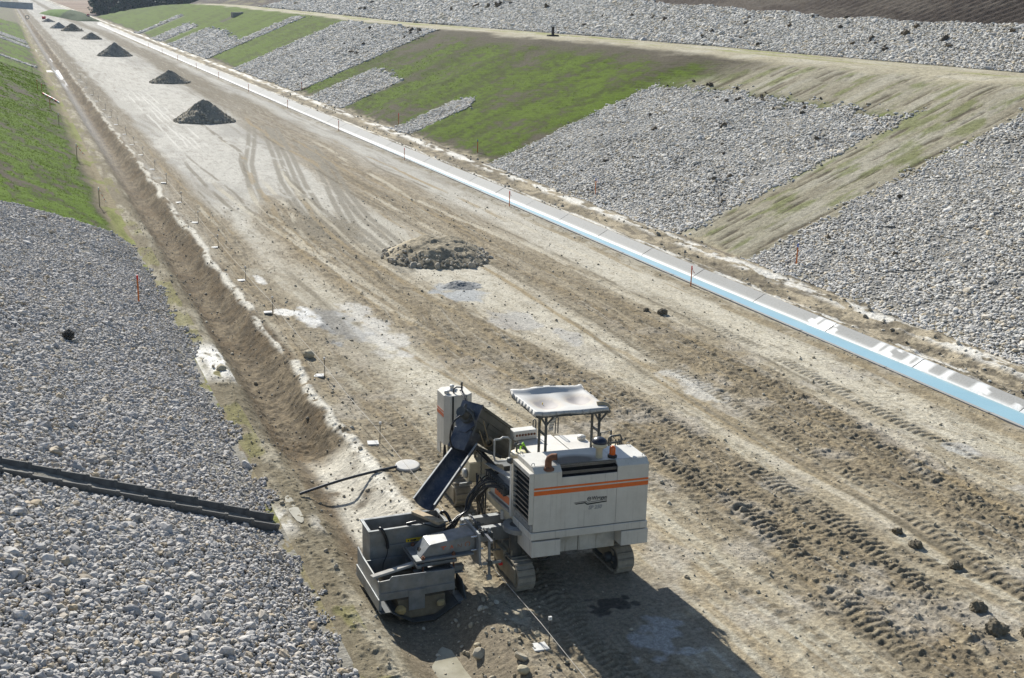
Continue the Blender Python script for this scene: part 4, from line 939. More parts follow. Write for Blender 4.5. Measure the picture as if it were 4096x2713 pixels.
P_tframe = plain('mud caked frame', (.30, .265, .195), .85, 0, .25, 5., .3, .2, 0, (.2, .165, .11), .6)
P_rust = plain('rusty steel', (.19, .085, .045), .85, .1, .4, 12., .4)
P_chrome = plain('bright steel rod', (.55, .56, .57), .25, .9, .1)
P_hose = plain('black hydraulic hose', (.014, .014, .015), .35, 0, .3, 5.)
P_cloth = plain('stained white tarpaulin', (.47, .46, .435), .75, 0, .06, 1.6, .1, .2, 0, (.33, .29, .24), .35)
P_yellow = plain('yellow strap', (.7, .5, .03), .5); P_lime = plain('lime green cloth', (.35, .75, .03), .7)
P_form = plain('galvanised form plate', (.20, .212, .215), .48, .35, .42, 4., .12, .5, .45, (.30, .27, .22), .55)
# soot on the bonnet by the exhaust: a stain of its own, fixed to the paint
n_, l_ = P_top.node_tree.nodes, P_top.node_tree.links; b_ = n_['Principled BSDF']; src = b_.inputs['Base Color'].links[0].from_socket
tc = n_.new('ShaderNodeTexCoord'); mp = n_.new('ShaderNodeMapping'); mp.inputs['Location'].default_value = (-.88 / .66, -.24 / .34, 0); mp.inputs['Scale'].default_value = (1 / .66, 1 / .34, 0)
l_.new(tc.outputs['Object'], mp.inputs['Vector']); gr = n_.new('ShaderNodeTexGradient'); gr.gradient_type = 'SPHERICAL'; l_.new(mp.outputs['Vector'], gr.inputs['Vector'])
rs_ = ramp(n_, l_, gr.outputs['Fac'], [(.05, (0, 0, 0)), (.5, (.93,) * 3)]); l_.new(mixrgb(n_, l_, rs_.outputs['Color'], src, (.015, .015, .018)), b_.inputs['Base Color'])

pv = empty('slipform_paver', (7.95, 18.1, 0), 'white and orange crawler paver with a canopy and a steel form hanging in the trench', 'paving machine')
def B(mb, name, m, par=None, bev=0., roll=False, seg=1):
    """build in world metres as part of the paver (or a sub-part of one of its parts)"""
    o = mb.build(name, m, pv, bev, roll, seg)
    if par is not None: o.parent = par
    return o
def text(s, size, x, z, y, m, name, par, shear=0., bold=0., stretch=1.):
    cu = bpy.data.curves.new('t', 'FONT'); cu.body = s; cu.size = size; cu.extrude = .0015; cu.shear = shear; cu.offset = bold; cu.resolution_u = 3
    o = bpy.data.objects.new('t', cu); COL.objects.link(o); bpy.context.view_layer.update()
    me = bpy.data.meshes.new_from_object(o.evaluated_get(bpy.context.evaluated_depsgraph_get())); bpy.data.objects.remove(o)
    for v in me.vertices:
        X, Y_, Z_ = v.co; wx = x + X * stretch; v.co = (wx - pv.location.x, y - Z_ - pv.location.y, z + Y_ - .037 * (wx - 7.95))
    return link(name, me, par, [m])
RY = 18.1
prof = [(RY, 1.30), (RY, 2.41), (RY + .1, 2.51), (18.87, 2.51), (18.87, 1.30)]
hood = B(MB().xprism(prof[:1] + [(RY, 2.41), (RY + .1, 2.505), (18.87, 2.505), (18.87, 1.30)], 7.97, 8.5063).xprism([(RY, 1.30), (RY, 2.30), (RY + .22, 2.30), (RY + .22, 2.43), (RY + .12, 2.505), (18.87, 2.505), (18.87, 1.30)], 8.5068, 9.606).xprism(prof[:1] + [(RY, 2.41), (RY + .1, 2.505), (18.87, 2.505), (18.87, 1.30)], 9.611, 10.25), 'engine_hood', P_white, None, .002, True)
tops = MB()
for a, b_x in ((7.975, 8.502), (8.51, 9.604), (9.614, 10.245)): tops.box(a, b_x, RY + .125, 18.866, 2.506, 2.510)
B(tops, 'bonnet_lid', P_top, hood, 0, True)
B(MB().box(8.512, 9.602, RY + .012, RY + .215, 2.302, 2.306).box(8.512, 9.602, RY + .205, RY + .216, 2.306, 2.43).box(8.512, 8.516, RY + .012, RY + .2, 2.306, 2.44).box(9.598, 9.602, RY + .012, RY + .2, 2.306, 2.44), 'vent_throat', P_black, hood, 0, True)
gv_ = MB()
for z0, yo in ((2.475, .088), (2.375, .03)):
    for i in range(56): gv_.box(8.515 + i * .0195, 8.521 + i * .0195, RY + yo - .004, RY + yo + .004, z0 - .022, z0 + .022)
    for q in (-.022, -.008, .008, .022): gv_.box(8.512, 9.602, RY + yo - .005, RY + yo + .005, z0 + q - .003, z0 + q + .003)
B(gv_, 'vent_grille', P_slat, hood, 0, True)
B(MB().box(7.972, 10.248, RY - .003, RY, 2.105, 2.142).box(7.972, 10.248, RY - .003, RY, 1.998, 2.078), 'stripe', P_orange, hood, 0, True)
mk = MB()
pl = [(8.76, 1.785), (8.98, 1.80), (9.02, 1.772), (9.41, 1.795)]
mk.yprism([(8.77, 1.770), (8.985, 1.782), (9.025, 1.748), (9.415, 1.768), (9.415, 1.745), (9.02, 1.722), (8.975, 1.757), (8.80, 1.75)], RY - .003, RY - .0005)
mk.yprism([(8.755, 1.790), (8.99, 1.803), (9.03, 1.775), (9.415, 1.793), (9.415, 1.785), (9.027, 1.767), (8.986, 1.794), (8.765, 1.782)], RY - .003, RY - .0005)
t_ = [(9.06 + (r_c) * math.cos(a), 1.835 + r_c * math.sin(a)) for a, r_c in [(2 * math.pi * i / 48, .045 if i % 4 < 2 else .036) for i in range(48)]]
ti = [(9.06 + .029 * math.cos(2 * math.pi * i / 48), 1.835 + .029 * math.sin(2 * math.pi * i / 48)) for i in range(48)]
for i in range(48):
    j = (i + 1) % 48; mk.quad(*[(p[0], RY - .003, p[1]) for p in (t_[i], t_[j], ti[j], ti[i])])
B(mk, 'emblem', P_logo, hood, 0, True)
text('W', .045, 9.038, 1.820, RY - .002, P_logo, 'emblem_letter', hood, 0, .001)
text('Wirtgen', .105, 9.112, 1.806, RY - .002, P_logo, 'lettering', hood, 0, .0016, .86)
text('SP 250', .098, 9.05, 1.632, RY - .002, P_logog, 'lettering', hood, .25, .005, .98)
ev = MB()
for x, y in ((8.0, RY + .14), (8.02, 18.82), (10.2, RY + .14), (10.18, 18.82)):
    ev.tube([(x + .028 * math.cos(a), y, 2.535 + .03 * math.sin(a)) for a in np.linspace(-.6, 3.74, 10)], .007, 6)
B(ev, 'lifting_eye', C_steel, hood, 0, True)
# louvred radiator side
lv = MB().box(7.955, 7.968, 18.125, 18.86, 1.462, 2.335); B(lv, 'radiator_shade', P_black, hood, 0, True)  # black panel stands for the shade behind the slats
lv = MB()
for i in range(9):
    z = 1.49 + i * .096; lv._add([Vector(p) for p in ((7.95, 18.13, z), (7.95, 18.855, z), (7.885, 18.855, z + .028), (7.885, 18.13, z + .028), (7.95, 18.13, z + .012), (7.95, 18.855, z + .012), (7.885, 18.855, z + .04), (7.885, 18.13, z + .04))], [(0, 1, 2, 3), (4, 7, 6, 5), (0, 4, 5, 1), (1, 5, 6, 2), (2, 6, 7, 3), (3, 7, 4, 0)])
B(lv, 'louvre_slats', P_slat, hood, 0, True)
B(MB().box(7.885, 7.968, 18.10, 18.125, 1.45, 2.42).box(7.885, 7.968, 18.86, 18.885, 1.45, 2.42).box(7.885, 7.968, 18.125, 18.86, 2.34, 2.42), 'louvre_frame', P_white, hood, .004, True)
kp = MB().box(7.93, 7.965, 18.11, 18.88, 1.31, 1.45)
for i in range(5): kp.cyl((7.93, 18.2 + i * .14, 1.39), (7.92, 18.2 + i * .14, 1.39), .012, 8)
B(kp, 'kick_panel', C_steel, hood, .003, True)
B(MB().box(7.925, 10.27, RY - .02, 18.93, 1.145, 1.286), 'sill_beam', P_white, None, .008, True)
for a in ((7.95, 8.515, RY - .02, 18.75, .81, 1.115), (9.74, 10.295, RY - .02, 18.8, .835, 1.125)): B(MB().box(*a), 'skirt_box', P_white, None, .008, True)
B(MB().box(8.52, 8.985, 18.35, 18.43, .73, 1.14).box(8.997, 9.735, 18.34, 18.42, .72, 1.14), 'skirt_panel', P_grey, None, .004, True)
B(MB().box(8.3, 9.95, 18.5, 21.9, .84, 1.13).box(8.1, 10.1, 18.95, 19.2, .9, 1.2).box(8.1, 10.1, 21.4, 21.7, .9, 1.2).cyl((9.0, 18.7, .7), (9.0, 19.6, .7), .14, 16), 'chassis', C_dsteel, None, .01)
# exhaust, intake, beacon
ex = MB().tube([(8.27, 18.19, 2.42), (8.27, 18.19, 2.60), (8.285, 18.18, 2.655), (8.33, 18.155, 2.69), (8.40, 18.115, 2.70)], .062, 16, False)
ex.tube([(8.40, 18.115, 2.70), (8.32, 18.16, 2.688), (8.285, 18.18, 2.65)], .055, 16, False)
ex.lathe((8.27, 18.19, 2.47), [(.11, -.03), (.11, .0), (.065, .03)], 16)
B(ex, 'exhaust_pipe', P_rust, None, 0, True)
ai = B(MB().lathe((9.35, 18.36, 2.51), [(.062, 0), (.062, .17), (.075, .18), (.075, .2), (.13, .215), (.14, .235), (.14, .30), (.0, .30)], 24), 'air_intake', P_cream, None, 0, True)
B(MB().lathe((9.35, 18.36, 2.81), [(.142, -.012), (.142, .012), (.125, .05), (.08, .082), (.03, .096), (0, .098)], 24), 'cap', plain('black cap', (.02, .025, .04), .35), ai, 0, True)
M_amber, n_, l_, b_ = mat('amber plastic'); b_.inputs['Base Color'].default_value = (.75, .13, .012, 1); b_.inputs['Roughness'].default_value = .18; b_.inputs['Transmission Weight'].default_value = .25
be = B(MB().lathe((9.60, 18.32, 2.51), [(.0, 0), (.085, 0), (.088, .04), (.07, .05), (.06, .055)], 20), 'beacon', C_black, None, 0, True)
B(MB().lathe((9.60, 18.32, 2.565), [(.058, 0), (.058, .12), (.045, .15), (.02, .163), (0, .165)], 20), 'dome', M_amber, be, 0, True)
# platform behind the bonnet
dk = MB().box(8.30, 8.745, 18.95, 19.75, 1.35, 1.985).box(8.755, 9.52, 18.95, 20.86, 1.35, 2.0); dk._add([Vector(p) for p in ((9.535, 18.95, 1.3), (10.12, 18.95, 1.3), (10.12, 20.75, 1.3), (9.535, 20.75, 1.3), (9.535, 18.95, 1.995), (10.12, 18.95, 1.93), (10.12, 20.75, 1.98), (9.535, 20.75, 2.01))], [(3, 2, 1, 0), (4, 5, 6, 7), (0, 1, 5, 4), (1, 2, 6, 5), (2, 3, 7, 6), (3, 0, 4, 7)])
deck = B(dk, 'platform', plain('pale deck paint', (.62, .595, .545), .55, 0, .08, 3., 0, .4, 0, (.3, .25, .18), .35), None, .01)
B(MB().lathe((10.0, 20.45, 1.97), [(.085, 0), (.085, .05), (.09, .055), (.09, .075), (.06, .10), (0, .11)], 20), 'filler_cap', P_top, deck)
gb = B(MB().box(8.66, 9.16, 20.72, 20.95, 2.01, 2.20), 'gauge_box', P_top, None, .012)
gg = MB()
for i in range(7): gg.lathe((8.72 + i * .063, 20.715, 2.115), [(0, -.006), (.022, -.006), (.025, .0), (.025, .01)], 12, 'y')
B(gg, 'gauges', P_rust, gb)
for x in (9.17, 9.66):
    B(MB().tube([(x - .03, 20.9, 1.99), (x - .03, 20.9, 2.27)] + [(x + .03 * math.cos(a), 20.9, 2.30 + .04 * math.sin(a)) for a in np.linspace(math.pi, 0, 7)] + [(x + .03, 20.9, 2.27), (x + .03, 20.9, 1.99)], .013, 8), 'grab_handle', C_dsteel)
for pth in ([(10.02, 19.3, 1.97), (10.02, 19.3, 2.40), (10.06, 19.3, 2.45), (10.26, 19.3, 2.45), (10.3, 19.32, 2.38), (10.3, 19.35, 1.97)], [(9.99, 19.6, 1.97), (9.99, 19.6, 2.42), (10.22, 19.6, 2.44), (10.22, 19.6, 1.97)], [(10.0, 19.32, 2.3), (10.3, 19.33, 2.3)]):
    B(MB().tube(pth, .02, 8), 'guard_rail', C_dsteel)
lev = MB().box(10.2, 10.42, 19.25, 19.75, 1.3, 2.1); B(lev, 'valve_chest', P_cream, None, .01)
lv_ = MB()
for i in range(4): lv_.tube([(10.25 + i * .05, 19.45, 2.08), (10.22 + i * .06, 19.40 + .04 * i, 2.26), (10.2 + i * .07, 19.36, 2.32)], .012, 6).lathe((10.2 + i * .07, 19.36, 2.33), [(0, -.02), (.02, 0), (0, .025)], 8)
B(lv_, 'control_levers', C_dsteel)
B(MB().lathe((10.42, 19.3, 2.1), [(0, 0), (.05, 0), (.05, .1), (.03, .13), (0, .13)], 12).lathe((10.33, 19.25, 2.1), [(0, 0), (.03, 0), (.03, .07), (0, .09)], 10), 'marker_lamps', M_amber)
# left drum, cloth, lamp, side loop, corner post
dr = B(MB().lathe((8.20, 19.36, 1.9), [(.15, 0), (.15, .38), (.165, .39), (.165, .43), (.1, .45), (.0, .45)], 24), 'filter_drum', P_cream)
B(MB().tube([(8.15, 19.36, 2.35), (8.15, 19.36, 2.46), (8.2, 19.36, 2.49), (8.26, 19.34, 2.47), (8.3, 19.3, 2.40), (8.36, 19.25, 2.30)], .02, 8).lathe((8.12, 19.34, 2.46), [(0, 0), (.03, 0), (.03, .07), (0, .09)], 10), 'drum_fitting', C_dsteel, dr)
cl = MB(); g_x, g_y = np.meshgrid(np.linspace(0, 1, 7), np.linspace(0, 1, 7)); zz = 2.40 + .07 * np.sin(g_x * 5 + g_y * 3) * np.cos(g_y * 4) + .05 * (1 - np.abs(g_x * 2 - 1))
cl._add([Vector((8.20 + .14 * a + .03 * b, 19.30 + .12 * b, c)) for a, b, c in zip(g_x.ravel(), g_y.ravel(), zz.ravel())], [tuple(q) for q in grid_faces(7, 7).tolist()], True)
B(cl, 'rag', P_lime, dr)
B(MB().box(7.90, 7.98, 18.98, 19.06, 1.24, 2.33), 'corner_post', P_top, None, .006)
B(MB().lathe((7.86, 18.97, 2.36), [(0, -.06), (.05, -.05), (.06, .02), (.035, .07), (0, .08)], 14, 'y').tube([(7.94, 19.0, 2.3), (7.88, 18.98, 2.36)], .015, 6), 'work_lamp', C_dsteel)
B(MB().tube([(7.74, 19.45, 2.60), (7.74, 19.45, 2.26), (7.76, 19.45, 2.19), (7.82, 19.45, 2.165), (8.05, 19.45, 2.16), (8.06, 19.45, 2.56), (8.0, 19.45, 2.62), (7.90, 19.45, 2.63), (7.86, 19.45, 2.60), (7.74, 19.45, 2.60)], .02, 8), 'side_guard', C_steel)
# canopy
ns, nt_ = 34, 26; u, v = np.meshgrid(np.linspace(0, 1, ns), np.linspace(0, 1, nt_))
cx_ = 8.40 + 1.48 * u; cy_ = 19.08 + 1.24 * v
sag = .11 * np.exp(-((u - .28) / .17) ** 2 - ((v - .48) / .28) ** 2) + .10 * np.exp(-((u - .76) / .16) ** 2 - ((v - .55) / .26) ** 2)
rim = np.minimum.reduce([u, 1 - u, v, 1 - v]); cz_ = 3.185 - sag * ss(0, .25, rim) + .10 * ss(.86, 1, v) * (1 - .9 * np.abs(u - .5)) + .016 * (fbm(u * 5, v * 5, 301, 3) - .5) + .02 * ss(.15, 0, u) + .03 * ss(.9, 1, u) * v
cc_ = np.broadcast_to(np.array([.45, .44, .415], np.float32), u.shape + (3,)).copy()
for a, b, q in ((.29, .45, .17), (.77, .52, .15)):
    e = np.sqrt(((u - a) / q) ** 2 + ((v - b) / (q * 1.35)) ** 2) + (fbm(u * 4 + a * 9, v * 4, 303, 3) - .5) * .35
    cc_ = mixc(cc_, [.38, .32, .25], (1 - ss(1.0, 1.75, e)) * .7); cc_ = mixc(cc_, [.27, .245, .235], (1 - ss(.92, 1.0, e)) * .95)
mc, n_, l_, b_ = mat('tarpaulin with dried puddles'); a_ = n_.new('ShaderNodeAttribute'); a_.attribute_name = 'col'; l_.new(a_.outputs['Color'], b_.inputs['Base Color']); b_.inputs['Roughness'].default_value = .7
vv = np.stack([cx_ - pv.location.x, cy_ - pv.location.y, cz_ - .037 * (cx_ - 7.95)], -1).reshape(-1, 3)
can = mesh_np('canopy', vv, grid_faces(nt_, ns), [mc], {'col': cc_.reshape(-1, 3)}, True, pv)
so_ = can.modifiers.new('cloth', 'SOLIDIFY'); so_.thickness = .012; so_.offset = -1
val = MB()
def skirt(pts, drop):
    top = [Vector(p) for p in pts]; bot = [p + Vector((d[0], d[1], -d[2])) for p, d in zip(top, drop)]; n = len(top)
    for a in range(n - 1): val._add([top[a], top[a + 1], bot[a + 1], bot[a]], [(0, 1, 2, 3)], True)
ii = list(range(0, ns, 3)) + [ns - 1]
skirt([(cx_[0, i], 19.08, cz_[0, i]) for i in ii], [(0, -.012, .06 + .012 * math.sin(i * .35)) for i in ii])
jj = list(range(0, nt_, 3)) + [nt_ - 1]
skirt([(8.40, cy_[j, 0], cz_[j, 0]) for j in jj], [(-.01, 0, .085 + .02 * math.sin(j * .5)) for j in jj])
skirt([(9.88, cy_[j, -1], cz_[j, -1]) for j in jj], [(.01, 0, .07 + .012 * math.sin(j * .4)) for j in jj])
skirt([(cx_[-1, i], 20.32, cz_[-1, i]) for i in ii], [(0, .01, .1) for i in ii])
o = B(val, 'valance', P_cloth, can, 0, True); so_ = o.modifiers.new('cloth', 'SOLIDIFY'); so_.thickness = .008
fr = MB()
for p, q in (((8.43, 19.105, 3.11), (9.92, 19.105, 3.11)), ((8.43, 20.29, 3.12), (9.86, 20.29, 3.12)), ((8.43, 19.11, 3.11), (8.43, 20.29, 3.12)), ((9.85, 19.11, 3.11), (9.85, 20.29, 3.12)), ((9.12, 19.11, 3.09), (9.12, 20.29, 3.09))): fr.bar(p, q, .05, .05)
B(fr, 'canopy_frame', C_dsteel, can, 0, True)
rg = MB().tube([(9.74, 19.30, 3.19), (9.83, 19.27, 3.215), (9.92, 19.24, 3.19), (9.98, 19.22, 3.12)], .06, 10, True, .03); B(rg, 'rolled_sack', plain('sackcloth', (.36, .29, .19), .9, 0, .2, 12.), can, 0, True)
def leg_frame(x):
    a = MB()
    for y in (19.16, 19.46): a.tube([(x, y, 1.9), (x, y, 3.12)], .026, 10).tube([(x, y, 1.9), (x, y, 2.14)], .038, 10)
    a.bar((x, 19.16, 2.70), (x, 19.46, 2.70), .035).bar((x - .0, 19.16, 2.90), (x + .16, 19.13, 3.10), .03).bar((x, 19.16, 2.90), (x - .13, 19.13, 3.10), .03).bar((x, 19.46, 2.90), (x, 19.66, 3.11), .03).bar((x, 19.16, 2.2), (x, 19.46, 2.2), .03)
    return a
for x in (8.64, 9.73): B(leg_frame(x), 'canopy_post', C_dsteel, None, 0, True)
B(MB().bar((8.80, 19.80, 2.42), (8.84, 19.80, 3.09), .02, .01), 'yellow_strap', P_yellow)
st = MB(); k = 9
ps = [Vector((9.08 - .05 * (i / k) ** 1.5, 19.78 + .03 * math.sin(i), 3.08 - .58 * i / k)) for i in range(k + 1)]
for a, b in zip(ps[:-1], ps[1:]): st._add([a + Vector((-.05, 0, 0)), a + Vector((.05, .01, 0)), b + Vector((.05, .02, 0)), b + Vector((-.055, 0, 0))], [(0, 1, 2, 3)], True)
o = B(st, 'hanging_cloth', P_cloth, can); so_ = o.modifiers.new('cloth', 'SOLIDIFY'); so_.thickness = .01
# crawlers
def crawler(x0, y0, L=1.24, h=.54, w=.34, open_left=False, name='crawler'):
    y1 = y0 + L; r = h / 2; f = MB(); xi = x0 + .05
    f.box(x0 + .02, x0 + w - .03, y0 + r * .9, y1 - r * .9, r - .12, r + .15)
    f.box(x0 - .015, x0 + .03, y0 + r * .55, y1 - r * .55, r - .13, r + .19) if not open_left else f.box(x0 + .12, x0 + .2, y0 + r * .6, y1 - r * .6, r - .1, r + .1)
    f.box(x0 + .06, x0 + w - .06, y0 + L * .42, y0 + L * .78, r + .1, h + .12)
    if not open_left: f.box(x0 - .03, x0 + .05, y0 + L * .55, y0 + L * .98, r - .02, h + .06)
    fr = B(f, name, P_tframe, None, .012)
    fr.data.materials[0] = P_tframe
    b = MB(); n = 24; per = 2 * (L - h) + 2 * math.pi * r
    def pos(s):
        s = s % per; st = L - h
        if s < st: return (y0 + r + s, 0.0, 0)
        s -= st
        if s < math.pi * r: a = -math.pi / 2 + s / r; return (y1 - r + r * math.cos(a), r + r * math.sin(a), a + math.pi / 2)
        s -= math.pi * r
        if s < st: return (y1 - r - s, h, math.pi)
        s -= st; a = math.pi / 2 + s / r; return (y0 + r + r * math.cos(a), r + r * math.sin(a), a + math.pi / 2)
    for i in range(n):
        (ya, za, ta), (yb, zb, tb) = pos(per * (i + .05) / n), pos(per * (i + .95) / n)
        d = Vector((0, yb - ya, zb - za)); nrm = Vector((0, d.z, -d.y)).normalized() * -1; d.normalize()
        pa, pb = Vector((0, ya, za)), Vector((0, yb, zb)); t = .045
        vs = []
        for p in (pa, pb):
            for x in (x0, x0 + w):
                for o_ in (0, t): vs.append(Vector((x, p.y, p.z)) + nrm * o_)
        b._add(vs, [(0, 1, 3, 2), (4, 6, 7, 5), (0, 2, 6, 4), (1, 5, 7, 3), (0, 4, 5, 1), (2, 3, 7, 6)])
        q0, q1 = pa + d * .1 * (pb - pa).length, pa + d * .28 * (pb - pa).length
        vs = [Vector((x, p.y, p.z)) - nrm * o_ for p in (q0, q1) for x in (x0 + .01, x0 + w - .01) for o_ in (0, .022)]
        b._add(vs, [(0, 1, 3, 2), (4, 6, 7, 5), (0, 2, 6, 4), (1, 5, 7, 3), (0, 4, 5, 1), (2, 3, 7, 6)])
    B(b, 'belt', P_track, fr, .004)
    for yy, nm in ((y0 + r, 'idler'), (y1 - r, 'sprocket')):
        q = MB().lathe((x0 + .03, yy, r), [(0, -.035), (.05, -.035), (.06, -.03), (.06, -.01), (.12, -.005), (.16, 0), (r - .065, .0), (r - .055, .02), (r - .055, w - .08), (0, w - .08)], 24, 'x')
        B(q, nm, P_tframe if not open_left else C_dsteel, fr)
    if open_left:
        q = MB()
        for i in range(3): q.lathe((x0 + .06, y0 + .35 + i * .27, .15), [(0, 0), (.08, 0), (.08, .2), (0, .2)], 14, 'x')
        q.lathe((x0 - .10, y0 + r + .1, r), [(0, 0), (.09, 0), (.10, .1), (.08, .22)], 16, 'x'); B(q, 'track_rollers', C_dsteel, fr)
    return fr
c1 = crawler(7.79, 18.26); B(MB().cyl((7.97, 18.86, .5), (7.97, 18.86, 1.14), .125, 24), 'leg_cylinder', C_dsteel, c1)
B(MB().zprism([(7.97 + .25 * math.cos(a) * (1 if math.cos(a) < 0 else 1.4), 18.84 + .3 * math.sin(a)) for a in np.linspace(0, 2 * math.pi, 24, endpoint=False)], 1.05, 1.135), 'leg_flange', C_steel, c1)
c2 = crawler(9.83, 18.3, open_left=True); B(MB().cyl((10.0, 18.92, .5), (10.0, 18.92, 1.0), .125, 24), 'leg_cylinder', C_dsteel, c2)
c3 = crawler(8.0, 22.2); B(MB().cyl((8.16, 22.85, .5), (8.16, 22.85, 1.4), .125, 24), 'leg_cylinder', C_dsteel, c3)
# water tank around the front leg
oc = [(7.85, 22.62), (7.96, 22.54), (8.36, 22.54), (8.47, 22.62), (8.47, 23.06), (8.34, 23.2), (7.98, 23.2), (7.85, 23.06)]
tk = B(MB().zprism(oc, 1.34, 2.43), 'water_tank', P_white, None, .008)
B(MB().box(8.005, 8.04, 22.532, 22.54, 1.36, 2.41).box(8.285, 8.32, 22.532, 22.54, 1.36, 2.41), 'slot_shade', P_black, tk)  # black strips on the tank face, painted shade of its gaps
B(MB().xprism([(22.63, 1.95), (23.05, 1.95), (23.05, 2.03), (22.63, 2.03)], 7.846, 7.85).xprism([(22.63, 2.055), (23.05, 2.055), (23.05, 2.085), (22.63, 2.085)], 7.846, 7.85), 'stripe', plain('faded orange', (.50, .13, .05), .6), tk)
B(MB().lathe((7.96, 22.74, 2.43), [(.05, 0), (.05, .05), (.058, .05), (.058, .07), (0, .07)], 16).lathe((8.14, 22.95, 2.43), [(.12, 0), (.12, .012), (.05, .02), (.035, .06), (.05, .065), (.05, .1), (0, .11)], 18), 'tank_cap', P_top, tk)
B(MB().tube([(8.10, 22.72, 2.43), (8.10, 22.72, 2.52), (8.15, 22.72, 2.56), (8.26, 22.70, 2.55), (8.28, 22.7, 2.43)], .018, 8).cyl((8.28, 22.72, 2.43), (8.28, 22.72, 2.66), .02, 8), 'tank_pipe', C_dsteel, tk)
ey = MB()
for x, y in ((7.89, 22.68), (8.40, 23.1)): ey.tube([(x, y + .02 * math.cos(a), 2.47 + .035 * math.sin(a)) for a in np.linspace(-.7, 3.84, 9)], .008, 6)
B(ey, 'lifting_eye', C_steel, tk); B(MB().box(7.85, 7.88, 22.85, 23.05, 1.08, 1.34), 'side_plate', P_white, tk)
# auger trough, head, motor, chute
ax_ = Vector((1.0, .62, -.84)).normalized(); hd = Vector((7.66, 20.72, 2.60)); sv = Vector((ax_.y, -ax_.x, 0)).normalized(); uv = sv.cross(ax_).normalized()
if uv.z < 0: uv = -uv
def loc3(a, s, u): return hd + ax_ * a + sv * s + uv * u
sec = [(.23, .30), (.23, -.06)] + [(.23 * math.cos(t), -.06 - .23 * math.sin(t)) for t in np.linspace(.2, math.pi - .2, 11)] + [(-.23, -.06), (-.23, .30)]
tr = B(MB().prism(sec, lambda p: loc3(.03, *p), lambda p: loc3(1.62, *p)), 'auger_trough', P_trough, None, .006)
rb2 = MB()
for s in (.245, -.245): rb2.bar(loc3(.03, s, .29), loc3(1.62, s, .29), .03, .05, uv)
rb2.bar(loc3(.03, .236, .12), loc3(1.55, .236, .12), .015, .03, uv).bar(loc3(.03, .236, .02), loc3(1.55, .236, .02), .015, .02, uv); rb2.bar(loc3(.42, .24, .1), loc3(.42, .24, -.12), .03, .02, ax_)
B(rb2, 'rib', P_trough, tr)
B(MB().prism([(-.19, .305), (.19, .305), (.19, .3), (-.19, .3)], lambda p: loc3(.1, p[0], p[1]), lambda p: loc3(.55, p[0], p[1])), 'hatch_shade', P_black, tr)  # black plate stands for the shade inside the solid trough
gm_ = MB()
for i in range(14): gm_.bar(loc3(.2, -.18 + i * .0277, .312), loc3(.55, -.18 + i * .0277, .312), .007, .007, uv)
for i in range(12): gm_.bar(loc3(.2 + i * .032, -.19, .312), loc3(.2 + i * .032, .19, .312), .007, .007, uv)
B(gm_, 'hatch_mesh', C_steel, tr)
B(MB().prism([(.25, .33), (.235, -.1), (.1, -.28), (-.1, -.28), (-.235, -.1), (-.25, .33)], lambda p: loc3(-.01, *p), lambda p: loc3(.03, *p)), 'head_plate', P_chute, tr)
mo = MB().cyl(loc3(-.01, .02, .04), loc3(-.10, .02, .04), .15, 18); mo.cyl(loc3(-.10, .02, .04), loc3(-.30, .02, .04), .10, 18).cyl(loc3(-.22, .02, .10), loc3(-.22, .02, .22), .03, 8); mo.tube([loc3(-.22, .12, .1), loc3(-.2, .24, .06), loc3(-.05, .30, -.1), loc3(0, .28, -.3)], .02, 8)
B(mo, 'auger_motor', C_dsteel, tr)
B(MB().prism([(-.22, .22), (.22, .22), (.2, -.2), (-.2, -.2)], lambda p: loc3(.02, p[0], p[1] - .42), lambda p: loc3(.36, p[0], p[1] - .40)), 'discharge_box', P_chute, tr, .01)
B(MB().lathe((8.02, 20.42, 2.16), [(.06, 0), (.1, .03), (.1, .12), (.085, .125), (.08, .03)], 18, 'y').bar((7.9, 20.45, 2.62), (8.0, 20.42, 2.2), .05, .02).bar((7.82, 20.45, 2.42), (7.95, 20.42, 2.05), .03, .02), 'chute_hanger', plain('brassy steel', (.2, .16, .1), .5, .4, .3), tr)
bc = B(MB().bar((7.75, 20.95, 2.1), (8.5, 21.6, 1.25), .09).bar((7.7, 20.8, 2.05), (8.35, 20.6, 1.75), .05).bar((8.1, 21.3, 1.3), (7.9, 20.95, 2.0), .05), 'trough_stay', C_dsteel)
p0, p1 = Vector((7.64, 20.56, 2.17)), Vector((6.50, 19.80, 1.38)); cd_ = (p1 - p0).normalized(); cs_ = Vector((-cd_.y, cd_.x, 0)).normalized(); cu_ = cs_.cross(cd_).normalized()
if cu_.z < 0: cu_ = -cu_
ch = MB(); n = 14; Rr = .235; ring = []
for t, rr_, shift in ((0, .21, 0), (.5, .225, 0), (1, .24, 0)):
    c_c = p0.lerp(p1, t)
    for ro in (rr_, rr_ - .014):
        ring.append([c_c + cs_ * ro * math.cos(a) - cu_ * ro * math.sin(a) + cu_ * .02 for a in np.linspace(.0, math.pi, n)])
for k in range(2):
    for off in (0, 1):
        a, b = ring[2 * k + off], ring[2 * k + 2 + off]
        ch._add(a + b, [(i, i + 1, n + i + 1, n + i) for i in range(n - 1)], True)
    for e in (0, n - 1):
        ch.quad(ring[2 * k][e], ring[2 * k + 1][e], ring[2 * k + 3][e], ring[2 * k + 2][e])
for k in (0, 4): ch._add(ring[k] + ring[k + 1], [(i, i + 1, n + i + 1, n + i) for i in range(n - 1)])
cho = B(ch, 'chute', P_chute); B(MB().bar(p0 + cs_ * .215 + cu_ * .03, p1 + cs_ * .245 + cu_ * .03, .03, .02, cu_).bar(p0 - cs_ * .215 + cu_ * .03, p1 - cs_ * .245 + cu_ * .03, .03, .02, cu_), 'rim', C_steel, cho)
chn = MB()
